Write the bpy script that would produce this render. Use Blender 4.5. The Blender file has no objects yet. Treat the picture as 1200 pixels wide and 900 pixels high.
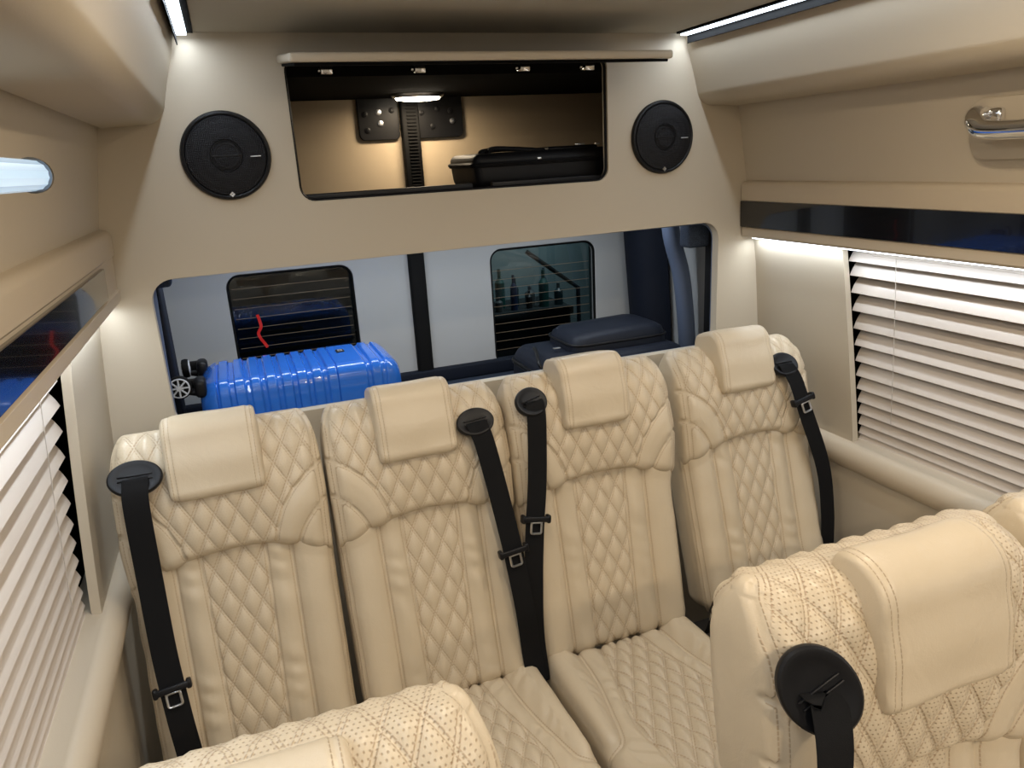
import bpy, bmesh, math, random
import numpy as np
from mathutils import Matrix, Vector
random.seed(4)
S = bpy.context.scene
COL = S.collection
PI = math.pi

# ------------------------------------------------------------------ camera
cam = bpy.data.cameras.new('camera')
cam.sensor_width = 36.0
cam.lens = 863.22 * 36.0 / 1200.0
cam.clip_start = 0.02
co = bpy.data.objects.new('camera', cam)
COL.objects.link(co)
M3 = ((0.933, 0.153, -0.325), (-0.355, 0.254, -0.899), (-0.055, 0.955, 0.292))
co.matrix_world = Matrix([list(M3[i]) + [(0, 0, 1.6)[i]] for i in range(3)] + [[0, 0, 0, 1]])
q = co.matrix_world.to_quaternion()
co.matrix_world = Matrix.Translation((0, 0, 1.6)) @ q.to_matrix().to_4x4()
S.camera = co

# ------------------------------------------------------------------ world, exposure
w = bpy.data.worlds.new('world')
S.world = w
w.use_nodes = True
w.node_tree.nodes['Background'].inputs[0].default_value = (0.5, 0.6, 0.8, 1)
w.node_tree.nodes['Background'].inputs[1].default_value = 0.02
S.view_settings.view_transform = 'Standard'
S.view_settings.look = 'None'
S.view_settings.exposure = 0.08
S.view_settings.gamma = 1.0
S.view_settings.use_curve_mapping = False

P_STRIP, P_UNDER, P_CARGO, P_LOCKER, P_FRONT = 6.0, 5.5, 4.4, 1.3, 22.0
COOL = (0.78, 0.88, 1.0)
WARM = (1.0, 0.83, 0.62)


def area_light(name, loc, size, power, color, rot=(0, 0, 0), parent=None):
    l = bpy.data.lights.new(name, 'AREA')
    l.shape = 'RECTANGLE'
    l.size, l.size_y = size
    l.energy = power
    l.color = color
    o = bpy.data.objects.new(name, l)
    COL.objects.link(o)
    o.location = loc
    o.rotation_euler = rot
    if parent:
        o.parent = parent
    return o


# ------------------------------------------------------------------ materials
def mat(name, color, rough=0.5, metal=0.0, emit=None, estr=0.0, bump=None, coat=0.0, trans=0.0, ior=1.45, spec=0.5, noisecol=None):
    m = bpy.data.materials.new(name)
    m.use_nodes = True
    nt = m.node_tree
    b = nt.nodes['Principled BSDF']
    b.inputs['Base Color'].default_value = (*color, 1)
    b.inputs['Roughness'].default_value = rough
    b.inputs['Metallic'].default_value = metal
    b.inputs['IOR'].default_value = ior
    b.inputs['Specular IOR Level'].default_value = spec
    b.inputs['Coat Weight'].default_value = coat
    b.inputs['Coat Roughness'].default_value = 0.03
    b.inputs['Transmission Weight'].default_value = trans
    if emit:
        b.inputs['Emission Color'].default_value = (*emit, 1)
        b.inputs['Emission Strength'].default_value = estr
    if bump or noisecol:
        tc = nt.nodes.new('ShaderNodeTexCoord')
        sc, st = bump or (200, 0.1)
        n = nt.nodes.new('ShaderNodeTexNoise')
        n.inputs['Scale'].default_value = sc
        n.inputs['Detail'].default_value = 3
        nt.links.new(tc.outputs['Object'], n.inputs['Vector'])
        if bump:
            bp = nt.nodes.new('ShaderNodeBump')
            bp.inputs['Strength'].default_value = st
            bp.inputs['Distance'].default_value = 0.001
            nt.links.new(n.outputs['Fac'], bp.inputs['Height'])
            nt.links.new(bp.outputs['Normal'], b.inputs['Normal'])
        if noisecol:
            n2 = nt.nodes.new('ShaderNodeTexNoise')
            n2.inputs['Scale'].default_value = noisecol[0]
            nt.links.new(tc.outputs['Object'], n2.inputs['Vector'])
            mx = nt.nodes.new('ShaderNodeMix')
            mx.data_type = 'RGBA'
            mx.inputs[6].default_value = (*color, 1)
            mx.inputs[7].default_value = (*noisecol[1], 1)
            nt.links.new(n2.outputs['Fac'], mx.inputs[0])
            nt.links.new(mx.outputs[2], b.inputs['Base Color'])
    return m


def leather(name, color, stitch_col, perf=0.35, dx=0.043, dy=0.082, rough=0.36):
    """Leather with a stitched diamond quilt (mask 'q'), perforation and stitched seams ('sd','sl')."""
    m = bpy.data.materials.new(name)
    m.use_nodes = True
    nt = m.node_tree
    N, L = nt.nodes, nt.links
    b = N['Principled BSDF']
    b.inputs['Roughness'].default_value = rough
    b.inputs['Specular IOR Level'].default_value = 0.45

    def attr(n):
        a = N.new('ShaderNodeAttribute')
        a.attribute_name = n
        return a

    def op(o, a, c=None, d=None):
        n = N.new('ShaderNodeMath')
        n.operation = o
        for i, v in enumerate((a, c, d)):
            if v is None:
                continue
            if isinstance(v, (int, float)):
                n.inputs[i].default_value = v
            else:
                L.new(v, n.inputs[i])
        return n.outputs[0]

    sep = N.new('ShaderNodeSeparateXYZ')
    L.new(attr('pc').outputs['Vector'], sep.inputs[0])
    x, s = sep.outputs[0], sep.outputs[1]
    qm, sd, sl = attr('q').outputs['Fac'], attr('sd').outputs['Fac'], attr('sl').outputs['Fac']
    per = 1.0 / math.sqrt(1 / dx ** 2 + 1 / dy ** 2)
    xa, sa = op('DIVIDE', x, dx), op('DIVIDE', s, dy)

    def band(d, c0, wd):      # 1 in a band of half width wd about c0
        return op('SUBTRACT', 1.0, op('MINIMUM', op('DIVIDE', op('ABSOLUTE', op('SUBTRACT', d, c0)), wd), 1.0))

    def dash(v, p=0.0068):
        f = op('FRACT', op('DIVIDE', v, p))
        return op('MINIMUM', op('MULTIPLY', op('SUBTRACT', 1.0, op('ABSOLUTE', op('SUBTRACT', op('MULTIPLY', f, 2.0), 1.0))), 2.2), 1.0)
    tot = None
    for sg in ('ADD', 'SUBTRACT'):
        a = op(sg, xa, sa)
        dd = op('MULTIPLY', op('ABSOLUTE', op('SUBTRACT', a, op('ROUND', a))), per)
        st = op('MULTIPLY', band(dd, 0.0027, 0.0013), dash(s))
        tot = st if tot is None else op('MAXIMUM', tot, st)
    tot = op('MULTIPLY', tot, qm)
    seam = op('MULTIPLY', band(sd, 0.0045, 0.0011), dash(sl))
    tot = op('MAXIMUM', tot, seam)
    # perforation
    k = 0.0062
    px, py = op('DIVIDE', x, k), op('DIVIDE', s, k)
    row = op('MULTIPLY', op('MODULO', op('ABSOLUTE', op('FLOOR', py)), 2.0), 0.5)
    fx = op('SUBTRACT', op('FRACT', op('ADD', px, row)), 0.5)
    fy = op('SUBTRACT', op('FRACT', py), 0.5)
    r = op('SQRT', op('ADD', op('MULTIPLY', fx, fx), op('MULTIPLY', fy, fy)))
    hole = op('MULTIPLY', op('SUBTRACT', 1.0, op('MINIMUM', op('DIVIDE', r, 0.26), 1.0)), qm)
    mx = N.new('ShaderNodeMix')
    mx.data_type = 'RGBA'
    mx.inputs[6].default_value = (*color, 1)
    mx.inputs[7].default_value = (*stitch_col, 1)
    L.new(op('MINIMUM', op('ADD', op('MULTIPLY', tot, 0.8), op('MULTIPLY', hole, perf * 1.7)), 1.0), mx.inputs[0])
    L.new(mx.outputs[2], b.inputs['Base Color'])
    tc = N.new('ShaderNodeTexCoord')
    n = N.new('ShaderNodeTexNoise')
    n.inputs['Scale'].default_value = 420
    n.inputs['Detail'].default_value = 2
    L.new(tc.outputs['Object'], n.inputs['Vector'])
    n2 = N.new('ShaderNodeTexNoise')
    n2.inputs['Scale'].default_value = 16
    n2.inputs['Detail'].default_value = 3
    n2.inputs['Distortion'].default_value = 1.0
    L.new(tc.outputs['Object'], n2.inputs['Vector'])
    h = op('ADD', op('MULTIPLY', n.outputs['Fac'], 0.12), op('MULTIPLY', n2.outputs['Fac'], 1.0))
    h = op('SUBTRACT', op('ADD', h, op('MULTIPLY', tot, 0.35)), op('MULTIPLY', hole, perf))
    bp = N.new('ShaderNodeBump')
    bp.inputs['Strength'].default_value = 0.8
    bp.inputs['Distance'].default_value = 0.0022
    L.new(h, bp.inputs['Height'])
    L.new(bp.outputs['Normal'], b.inputs['Normal'])
    return m


M = {}
M['leather'] = leather('cream_leather', (0.585, 0.490, 0.350), (0.40, 0.28, 0.17), 0.12)
M['leather_perf'] = leather('cream_perforated_leather', (0.585, 0.490, 0.350), (0.36, 0.25, 0.15), 0.55)
M['vinyl'] = mat('beige_vinyl', (0.50, 0.435, 0.335), 0.55, bump=(500, 0.15))
M['vinyl_rail'] = mat('beige_padded_vinyl', (0.52, 0.44, 0.33), 0.45, bump=(500, 0.15))
M['ceil'] = mat('ceiling_fabric', (0.46, 0.43, 0.37), 0.9, bump=(900, 0.3))
M['carpet'] = mat('grey_floor', (0.12, 0.10, 0.08), 0.9, bump=(600, 0.6))
M['black'] = mat('black_plastic', (0.007, 0.007, 0.008), 0.42, spec=0.3)
M['matblack'] = mat('matt_black', (0.004, 0.004, 0.004), 0.9, spec=0.1)
M['gloss'] = mat('black_gloss', (0.006, 0.006, 0.007), 0.12, coat=0.6)
M['web'] = mat('belt_webbing', (0.006, 0.006, 0.0065), 0.8, bump=(900, 0.4), spec=0.2)
M['chrome'] = mat('chrome', (0.85, 0.86, 0.88), 0.09, 1.0)
M['darkchrome'] = mat('dark_chrome', (0.22, 0.24, 0.27), 0.15, 1.0)
M['steel'] = mat('steel', (0.65, 0.67, 0.70), 0.3, 1.0)
M['door'] = mat('grey_white_door_panel', (0.44, 0.45, 0.45), 0.45)
M['navy'] = mat('navy_trim', (0.005, 0.008, 0.017), 0.7, bump=(300, 0.4), spec=0.3)
M['felt'] = mat('dark_speckled_carpet', (0.008, 0.010, 0.016), 0.95, bump=(400, 1.0), noisecol=(350, (0.07, 0.09, 0.13)), spec=0.1)
M['pillar'] = mat('slate_pillar_plastic', (0.10, 0.13, 0.20), 0.4)
M['blue'] = mat('blue_polycarbonate', (0.025, 0.16, 0.66), 0.22, coat=0.6)
M['bagcloth'] = mat('navy_black_cloth', (0.006, 0.009, 0.018), 0.55, bump=(700, 0.5), spec=0.35)
M['bagblack'] = mat('black_cloth', (0.005, 0.005, 0.006), 0.5, bump=(700, 0.5), spec=0.3)
M['tanwall'] = mat('tan_panel', (0.52, 0.42, 0.29), 0.6, bump=(400, 0.2))
M['led'] = mat('led_diffuser', (0.9, 0.95, 1), 0.5, emit=COOL, estr=5)
M['led2'] = mat('led_tape', (0.9, 0.95, 1), 0.5, emit=COOL, estr=4)
M['lampw'] = mat('lamp_diffuser', (1, 0.95, 0.85), 0.5, emit=(1, 0.86, 0.66), estr=22)
M['rod'] = mat('lit_acrylic', (0.7, 0.85, 1.0), 0.15, emit=(0.5, 0.75, 1.0), estr=0.75, coat=0.5)
M['red'] = mat('red_tag_reflection', (0.7, 0.02, 0.015), 0.5)
M['white'] = mat('white_plastic', (0.6, 0.63, 0.68), 0.4)
M['slat'] = mat('blind_slat', (0.57, 0.51, 0.45), 0.38)
M['cord'] = mat('blind_cord', (0.5, 0.45, 0.4), 0.8)
M['grille'] = mat('speaker_mesh', (0.007, 0.007, 0.009), 0.5, spec=0.3)
M['rubber'] = mat('rubber_seal', (0.004, 0.004, 0.004), 0.7, spec=0.2)
M['wire'] = mat('defroster_line', (0.20, 0.15, 0.10), 0.5)
M['glass'] = mat('tinted_glass', (0.28, 0.32, 0.33), 0.0, trans=1.0, ior=1.5)
M['garage'] = mat('garage_wall', (0.30, 0.40, 0.41), 0.8)
M['garagedark'] = mat('dark_workshop', (0.02, 0.024, 0.025), 0.6)
M['carpaint'] = mat('dark_car_paint', (0.010, 0.011, 0.014), 0.3)
M['print'] = mat('silver_print', (0.55, 0.57, 0.6), 0.4, 0.3)

# perforated mesh look of the speaker grille
nt = M['grille'].node_tree
_tc = nt.nodes.new('ShaderNodeTexCoord')
_v = nt.nodes.new('ShaderNodeTexVoronoi')
_v.inputs['Scale'].default_value = 260
_v.inputs['Randomness'].default_value = 0.0
nt.links.new(_tc.outputs['Object'], _v.inputs['Vector'])
_b = nt.nodes.new('ShaderNodeBump')
_b.inputs['Strength'].default_value = 1.0
_b.inputs['Distance'].default_value = 0.002
nt.links.new(_v.outputs['Distance'], _b.inputs['Height'])
nt.links.new(_b.outputs['Normal'], nt.nodes['Principled BSDF'].inputs['Normal'])


# ------------------------------------------------------------------ helpers
def link(name, me, m, parent=None, loc=None, smooth=True):
    o = bpy.data.objects.new(name, me)
    COL.objects.link(o)
    if m:
        me.materials.clear()
        me.materials.append(m)
    if parent:
        o.parent = parent
    if loc:
        o.location = loc
    if smooth:
        me.polygons.foreach_set('use_smooth', [True] * len(me.polygons))
    return o


def empty(name, loc, label=None, cat=None, group=None):
    o = bpy.data.objects.new(name, None)
    o.empty_display_size = 0.05
    COL.objects.link(o)
    o.location = loc
    return tag(o, label, cat, group)


def tag(o, label=None, cat=None, group=None, kind=None):
    if label: o['label'] = label
    if cat: o['category'] = cat
    if group: o['group'] = group
    if kind: o['kind'] = kind
    return o


def struct(o):
    o['kind'] = 'structure'
    return o


def from_bm(name, bm, m, parent=None, loc=None, smooth=False, angle=35):
    me = bpy.data.meshes.new(name)
    bm.normal_update()
    bm.to_mesh(me)
    bm.free()
    o = link(name, me, m, parent, loc, smooth=True)
    try:
        me.set_sharp_from_angle(angle=math.radians(angle))
    except Exception:
        pass
    return o


def add_box(bm, c, s, bev=0.0, seg=3, rot=None):
    r = bmesh.ops.create_cube(bm, size=1.0)
    vs = r['verts']
    bmesh.ops.scale(bm, vec=s, verts=vs)
    if bev:
        es = list({e for v in vs for e in v.link_edges})
        rr = bmesh.ops.bevel(bm, geom=es, offset=min(bev, min(s) * 0.49), segments=seg, affect='EDGES', profile=0.5)
        vs = list({v for f in rr['faces'] for v in f.verts} | {v for v in vs if v.is_valid})
    if rot is not None:
        bmesh.ops.rotate(bm, cent=(0, 0, 0), matrix=rot, verts=vs)
    bmesh.ops.translate(bm, vec=c, verts=vs)
    return vs


def box(name, c, s, m, parent=None, bev=0.003, rot=None, seg=3, loc=None):
    bm = bmesh.new()
    add_box(bm, c, s, bev, seg, rot)
    return from_bm(name, bm, m, parent, loc)


def add_cyl(bm, p0, p1, r0, r1=None, n=20, cap=True):
    p0, p1 = Vector(p0), Vector(p1)
    d = p1 - p0
    rot = d.to_track_quat('Z', 'Y').to_matrix().to_4x4()
    mt = Matrix.Translation((p0 + p1) / 2) @ rot
    r = bmesh.ops.create_cone(bm, cap_ends=cap, segments=n, radius1=r0, radius2=r0 if r1 is None else r1, depth=d.length, matrix=mt)
    return r['verts']


def tube_mesh(bm, pts, rad, n=8, closed=False):
    pts = [Vector(p) for p in pts]
    rings = []
    m = len(pts)
    u = None
    for i, p in enumerate(pts):
        a = pts[(i - 1) % m] if (closed or i > 0) else pts[0]
        b = pts[(i + 1) % m] if (closed or i < m - 1) else pts[-1]
        t = (b - a).normalized()
        if u is None:
            up = Vector((0, 0, 1)) if abs(t.z) < 0.9 else Vector((0, 1, 0))
            u = t.cross(up).normalized()
        else:
            u = (u - t * u.dot(t)).normalized()
        v = u.cross(t)
        rr = rad[i] if isinstance(rad, (list, tuple)) else rad
        rings.append([bm.verts.new(p + (u * math.cos(2 * PI * k / n) + v * math.sin(2 * PI * k / n)) * rr) for k in range(n)])
    cnt = m if closed else m - 1
    for i in range(cnt):
        A, B = rings[i], rings[(i + 1) % m]
        for k in range(n):
            bm.faces.new((A[k], A[(k + 1) % n], B[(k + 1) % n], B[k]))
    if not closed:
        bm.faces.new(rings[0][::-1])
        bm.faces.new(rings[-1])


def smooth_path(pts, k=6):
    """Catmull-Rom through the points."""
    P = [np.array(p, float) for p in pts]
    P = [2 * P[0] - P[1]] + P + [2 * P[-1] - P[-2]]
    out = []
    for i in range(1, len(P) - 2):
        for j in range(k):
            t = j / k
            a, b, c, d = P[i - 1], P[i], P[i + 1], P[i + 2]
            out.append(0.5 * ((2 * b) + (c - a) * t + (2 * a - 5 * b + 4 * c - d) * t * t + (-a + 3 * b - 3 * c + d) * t ** 3))
    out.append(P[-2])
    return out


def ribbon(name, pts, wdir, width, th, m, parent=None, loc=None, k=6):
    """strap: pts path, wdir list (or one) of width directions"""
    pp = smooth_path(pts, k)
    if not isinstance(wdir[0], (tuple, list, np.ndarray)):
        wdir = [wdir] * len(pts)
    wp = smooth_path(wdir, k)
    bm = bmesh.new()
    rings = []
    for i, p in enumerate(pp):
        t = pp[min(i + 1, len(pp) - 1)] - pp[max(i - 1, 0)]
        t = t / np.linalg.norm(t)
        wv = wp[i] - t * np.dot(wp[i], t)
        wv /= np.linalg.norm(wv)
        n = np.cross(wv, t)
        hw, ht = width / 2, th / 2
        ring = [p + wv * a * hw + n * b * ht for a, b in ((-1, -.4), (-.96, -1), (.96, -1), (1, -.4), (1, .4), (.96, 1), (-.96, 1), (-1, .4))]
        rings.append([bm.verts.new(v) for v in ring])
    for A, B in zip(rings, rings[1:]):
        for j in range(8):
            bm.faces.new((A[j], B[j], B[(j + 1) % 8], A[(j + 1) % 8]))
    bm.faces.new(rings[0]); bm.faces.new(rings[-1][::-1])
    bmesh.ops.recalc_face_normals(bm, faces=bm.faces)
    return from_bm(name, bm, m, parent, loc)


def rrect_pts(x0, x1, y0, y1, r, n=8):
    """rounded rectangle outline; r a number or 4 radii (x1y1, x0y1, x0y0, x1y0)"""
    rs = [r] * 4 if isinstance(r, (int, float)) else r
    out = []
    for (cx, cy, a0), rr in zip(((x1, y1, 0), (x0, y1, 90), (x0, y0, 180), (x1, y0, 270)), rs):
        sx = -1 if cx == x1 else 1
        sy = -1 if cy == y1 else 1
        for i in range(n + 1):
            a = math.radians(a0 + 90 * i / n)
            out.append((cx + sx * rr + rr * math.cos(a), cy + sy * rr + rr * math.sin(a)))
    return out


def panel_2d(name, loops, thick, m, matrix, parent=None, bevel=0.0):
    """flat panel with holes: 2D filled curve, extruded, converted to a mesh, then placed with matrix"""
    cu = bpy.data.curves.new(name, 'CURVE')
    cu.dimensions = '2D'
    cu.fill_mode = 'BOTH'
    cu.extrude = thick / 2
    cu.bevel_depth = bevel
    cu.bevel_resolution = 2
    cu.offset = -bevel
    for lp in loops:
        sp = cu.splines.new('POLY')
        sp.points.add(len(lp) - 1)
        for i, p in enumerate(lp):
            sp.points[i].co = (p[0], p[1], 0, 1)
        sp.use_cyclic_u = True
    o = bpy.data.objects.new(name + '_tmp', cu)
    COL.objects.link(o)
    dg = bpy.context.evaluated_depsgraph_get()
    me = bpy.data.meshes.new_from_object(o.evaluated_get(dg))
    bpy.data.objects.remove(o)
    bpy.data.curves.remove(cu)
    me.transform(matrix)
    r = link(name, me, m, parent)
    me.set_sharp_from_angle(angle=math.radians(35))
    return r


# XZ panel facing -Y at depth y (front face at y)
def xz(y, thick):
    return Matrix(((1, 0, 0, 0), (0, 0, -1, y + thick / 2), (0, 1, 0, 0), (0, 0, 0, 1)))


def profile_y(name, prof, y0, y1, m, parent=None, closed=True, sm=40, taper=None):
    """extrude an (x,z) profile along Y"""
    bm = bmesh.new()
    ys = np.linspace(y0, y1, 2)
    rings = [[bm.verts.new((p[0], y, p[1])) for p in prof] for y in ys]
    n = len(prof)
    for A, B in zip(rings, rings[1:]):
        for k in range(n if closed else n - 1):
            bm.faces.new((A[k], A[(k + 1) % n], B[(k + 1) % n], B[k]))
    if closed:
        bm.faces.new(rings[0]); bm.faces.new(rings[-1][::-1])
    bmesh.ops.recalc_face_normals(bm, faces=bm.faces)
    return from_bm(name, bm, m, parent, angle=sm)


def lathe(name, prof, m, parent=None, n=48, mt=None, loc=None):
    """prof list of (r, h) about local Z"""
    bm = bmesh.new()
    rings = []
    for r, h in prof:
        if r < 1e-6:
            rings.append([bm.verts.new((0, 0, h))])
        else:
            rings.append([bm.verts.new((r * math.cos(2 * PI * k / n), r * math.sin(2 * PI * k / n), h)) for k in range(n)])
    for A, B in zip(rings, rings[1:]):
        for k in range(n):
            k2 = (k + 1) % n
            if len(A) == 1 and len(B) == 1:
                continue
            if len(A) == 1:
                bm.faces.new((A[0], B[k2], B[k]))
            elif len(B) == 1:
                bm.faces.new((A[k], A[k2], B[0]))
            else:
                bm.faces.new((A[k], A[k2], B[k2], B[k]))
    bmesh.ops.recalc_face_normals(bm, faces=bm.faces)
    if mt is not None:
        bmesh.ops.transform(bm, matrix=mt, verts=bm.verts)
    return from_bm(name, bm, m, parent, loc)


def grid_obj(name, P, m, parent, loc, attrs, pc, wrap=True):
    """P (rings, n, 3) closed around n; capped at both ends"""
    R, n = P.shape[:2]
    idx = np.arange(R * n).reshape(R, n)
    nx = np.roll(idx, -1, axis=1)
    f = np.stack([idx[:-1], nx[:-1], nx[1:], idx[1:]], -1).reshape(-1, 4)
    faces = f.tolist() + [idx[0][::-1].tolist(), idx[-1].tolist()]
    me = bpy.data.meshes.new(name)
    me.from_pydata(P.reshape(-1, 3).tolist(), [], faces)
    for k, v in attrs.items():
        a = me.attributes.new(k, 'FLOAT', 'POINT')
        a.data.foreach_set('value', np.ascontiguousarray(v.reshape(-1), dtype=np.float32))
    a = me.attributes.new('pc', 'FLOAT_VECTOR', 'POINT')
    a.data.foreach_set('vector', np.ascontiguousarray(pc.reshape(-1), dtype=np.float32))
    me.update()
    return link(name, me, m, parent, loc)


def rr_ring(W, H, r, nf, nc, nb):
    """rounded rectangle cross-section in (x, n): front face n=+H left to right, then corners, back. returns arrays"""
    xs, ns = [], []
    a = np.linspace(-1, 1, nf)
    xs.append(a * (W - r)); ns.append(np.full(nf, H))
    t = np.linspace(0, PI / 2, nc + 2)[1:-1]
    xs.append(W - r + r * np.sin(t)); ns.append(H - r + r * np.cos(t))
    k = max(nb // 3, 4)
    e = np.linspace(1, -1, k)
    xs.append(np.full(k, W)); ns.append(e * (H - r))
    xs.append(W - r + r * np.cos(t)); ns.append(-(H - r) - r * np.sin(t))
    b = np.linspace(1, -1, nb)
    xs.append(b * (W - r)); ns.append(np.full(nb, -H))
    xs.append(-(W - r) - r * np.sin(t)); ns.append(-(H - r) - r * np.cos(t))
    xs.append(np.full(k, -W)); ns.append(-e * (H - r))
    xs.append(-(W - r) - r * np.cos(t)); ns.append(H - r + r * np.sin(t))
    return np.concatenate(xs), np.concatenate(ns)


def seg_dist(x, s, polys):
    """distance to the nearest polyline and the coordinate along it"""
    best = np.full(x.shape, 1.0)
    along = np.zeros(x.shape)
    for pl in polys:
        acc = 0.0
        for (x0, s0), (x1, s1) in zip(pl, pl[1:]):
            dx, ds = x1 - x0, s1 - s0
            Ls = math.hypot(dx, ds) + 1e-9
            t = np.clip(((x - x0) * dx + (s - s0) * ds) / Ls ** 2, 0, 1)
            d = np.hypot(x - x0 - t * dx, s - s0 - t * ds)
            m_ = d < best
            best = np.where(m_, d, best)
            along = np.where(m_, acc + t * Ls, along)
            acc += Ls
    return best, along


def curve_pts(p0, p1, bow, n=10):
    p0, p1 = np.array(p0), np.array(p1)
    d = p1 - p0
    nrm = np.array([-d[1], d[0]])
    return [tuple(p0 + d * t + nrm * bow * 4 * t * (1 - t)) for t in np.linspace(0, 1, n)]


DX, DY = 0.043, 0.082


def quilt(x, s, A=0.0065):
    a, b = x / DX + s / DY, x / DX - s / DY
    pa, pb = np.abs(np.sin(PI * a)), np.abs(np.sin(PI * b))
    return A * (np.minimum(pa, 1) ** 0.55 * np.minimum(pb, 1) ** 0.55)


def displace(P, D):
    """move along numeric normals"""
    du = np.roll(P, -1, axis=1) - np.roll(P, 1, axis=1)
    dv = np.gradient(P, axis=0)
    n = np.cross(du, dv)
    l = np.linalg.norm(n, axis=2, keepdims=True)
    n = n / np.maximum(l, 1e-9)
    return P + n * D[..., None], n


def sm01(x, a, b):
    t = np.clip((x - a) / (b - a), 0, 1)
    return t * t * (3 - 2 * t)


def wrinkle(x, s, seed, amp):
    rs = np.random.RandomState(seed)
    o = np.zeros(x.shape)
    for _ in range(7):
        fx, fs = rs.uniform(8, 30), rs.uniform(20, 70)
        o += np.sin(x * fx * rs.choice([-1, 1]) + s * fs + rs.uniform(0, 6)) / 7
    return o * amp


# ------------------------------------------------------------------ seat
ARCH = 0.052


def arch(u):
    return ARCH * np.clip(1 - np.abs(u) ** 2.2, 0, 1)


def make_back_part(kind, name, W, T, tc, Bp, Uv, Nv, m, parent, seed, res=1.0):
    """kind 'upper' (quilted shoulder bolster) or 'lower' (channelled back)"""
    nf = int(2 * W / (0.0029 / res))
    if kind == 'upper':
        H, r = 0.066, 0.040
        n_off = -0.036
        hgt = T - tc
        nb = int(hgt / (0.0029 / res))
        rb = 0.026
        # ring parameters: (t above tc, width inset, H scale, s)
        rows = [(0, 0.02, 0.02, 0), (0, 0.008, 0.45, 0)]
        for ph in np.linspace(0, PI / 2, 9)[:-1]:
            rows.append((rb * (1 - math.cos(ph)) * 0.9, 0.006 * (1 - math.sin(ph)), 1 - 0.27 * (1 - math.sin(ph)), 0))
        rt = 0.075
        for t in np.linspace(rb * 0.9, hgt - rt, nb)[0:]:
            rows.append((t, 0, 1, 0))
        for ph in np.linspace(0, PI / 2, 44)[1:]:
            rows.append((hgt - rt + rt * math.sin(ph), 0.035 * (1 - math.cos(ph)) ** 1.3, max(math.cos(ph), 0.0) ** 0.85, 0))
    else:
        H, r = 0.056, 0.038
        n_off = -0.056
        hgt = tc + 0.035
        nb = int(hgt / (0.0032 / res))
        rows = []
        rb = 0.035
        for ph in np.linspace(0, PI / 2, 12)[:-1]:
            rows.append((rb * (1 - math.cos(ph)), 0.03 * (1 - math.sin(ph)), 0.12 + 0.88 * math.sin(ph) ** 0.8, 0))
        for t in np.linspace(rb, hgt - 0.01, nb):
            rows.append((t, 0, 1, 0))
        for ph in np.linspace(0, PI / 2, 8)[1:]:
            rows.append((hgt - 0.01 + 0.02 * math.sin(ph), 0.01 * (1 - math.cos(ph)), 0.45 + 0.55 * math.cos(ph), 0))
    R = []
    for (t, ins, hs, _) in rows:
        Wt = W - ins
        if kind == 'upper':
            tt = t / hgt
            # shoulders round in toward the top, slightly wider in the middle
            Wt = W * (0.984 + 0.014 * math.sin(PI * min(tt * 1.1, 1))) - ins * 0.7 - 0.008 * max(0, tt - 0.55) ** 2 / 0.2
        else:
            Wt = W * (0.972 + 0.02 * (t / hgt)) - ins
        h = max(H * hs, 0.0015)
        x, n = rr_ring(Wt, h, min(r, h * 0.98, Wt * 0.9), nf, 7, max(nf // 6, 12))
        R.append(np.stack([x, n, np.full(x.shape, t), np.full(x.shape, Wt)], -1))
    A = np.array(R)
    x, n, t, Wt = A[..., 0], A[..., 1], A[..., 2], A[..., 3]
    u = np.clip(x / Wt, -1, 1)
    front = sm01(n, -0.005, 0.02)
    if kind == 'upper':
        tabs = tc - 0.020 + t * (hgt + 0.020) / hgt + arch(u) * (1 - t / hgt)
        # crown: bulges forward in the lower half, leans back at the top
        n = n + front * (0.020 * np.sin(PI * np.clip(t / hgt, 0, 1)) + 0.006 * (1 - u ** 2))
        # arc length over the top roll
        dn = np.diff(A[:, nf // 2, 1]); dt = np.diff(A[:, nf // 2, 2])
        dn = np.where(A[1:, nf // 2, 2] < 0.03, 0, dn)
        s_c = np.concatenate([[0], np.cumsum(np.hypot(dn, dt))]) + tc
        s_extra = (s_c - (tc + A[:, nf // 2, 2]))
        s = tabs + s_extra[:, None]
        s = np.where(n < 0, 2 * s_c[-1] - s, s)
    else:
        tabs = t + arch(u) * np.minimum(t / tc, 1)
        s = tabs
        n = n + front * (0.010 * (1 - u ** 2))
    polys = []
    Wm = W * 0.985
    if kind == 'upper':
        for sg in (-1, 1):
            polys.append(curve_pts((sg * Wm * 1.02, tc + 0.185), (sg * Wm * 0.44, tc + arch(0.44) - 0.012), -sg * 0.13))
            polys.append(curve_pts((sg * Wm * 1.02, tc + 0.105), (sg * Wm * 0.66, tc + arch(0.66) - 0.018), -sg * 0.10))
    else:
        for sg in (-1, 1):
            polys.append([(sg * W * 0.31, tc + 0.1), (sg * W * 0.31, tc), (sg * W * 0.285, tc * 0.5), (sg * W * 0.265, 0)])
            polys.append([(sg * W * 0.56, tc + 0.1), (sg * W * 0.56, tc), (sg * W * 0.55, tc * 0.5), (sg * W * 0.55, 0)])
    sd, sl = seg_dist(x, s, polys)
    if kind == 'upper':
        # wing region: below the first wing curve
        wing = np.interp(np.abs(x), [p[0] for p in sorted([(abs(a), b) for a, b in polys[0]])], [p[1] for p in sorted([(abs(a), b) for a, b in polys[0]])])
        qm = ((np.abs(x) < 0.44 * Wm) | (s > wing)).astype(float)
        qm *= (np.abs(x) < Wt - 0.014)
        qm *= np.where(n > 0, 1, (t > hgt - 0.06))
    else:
        lim = W * np.interp(tabs, [0, tc * 0.5, tc], [0.265, 0.285, 0.31])
        qm = (np.abs(x) < lim).astype(float) * (n > 0)
    isf = np.where(n > -0.01, 1.0, (t > hgt - 0.07) * 1.0 if kind == 'upper' else 0.0)
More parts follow.
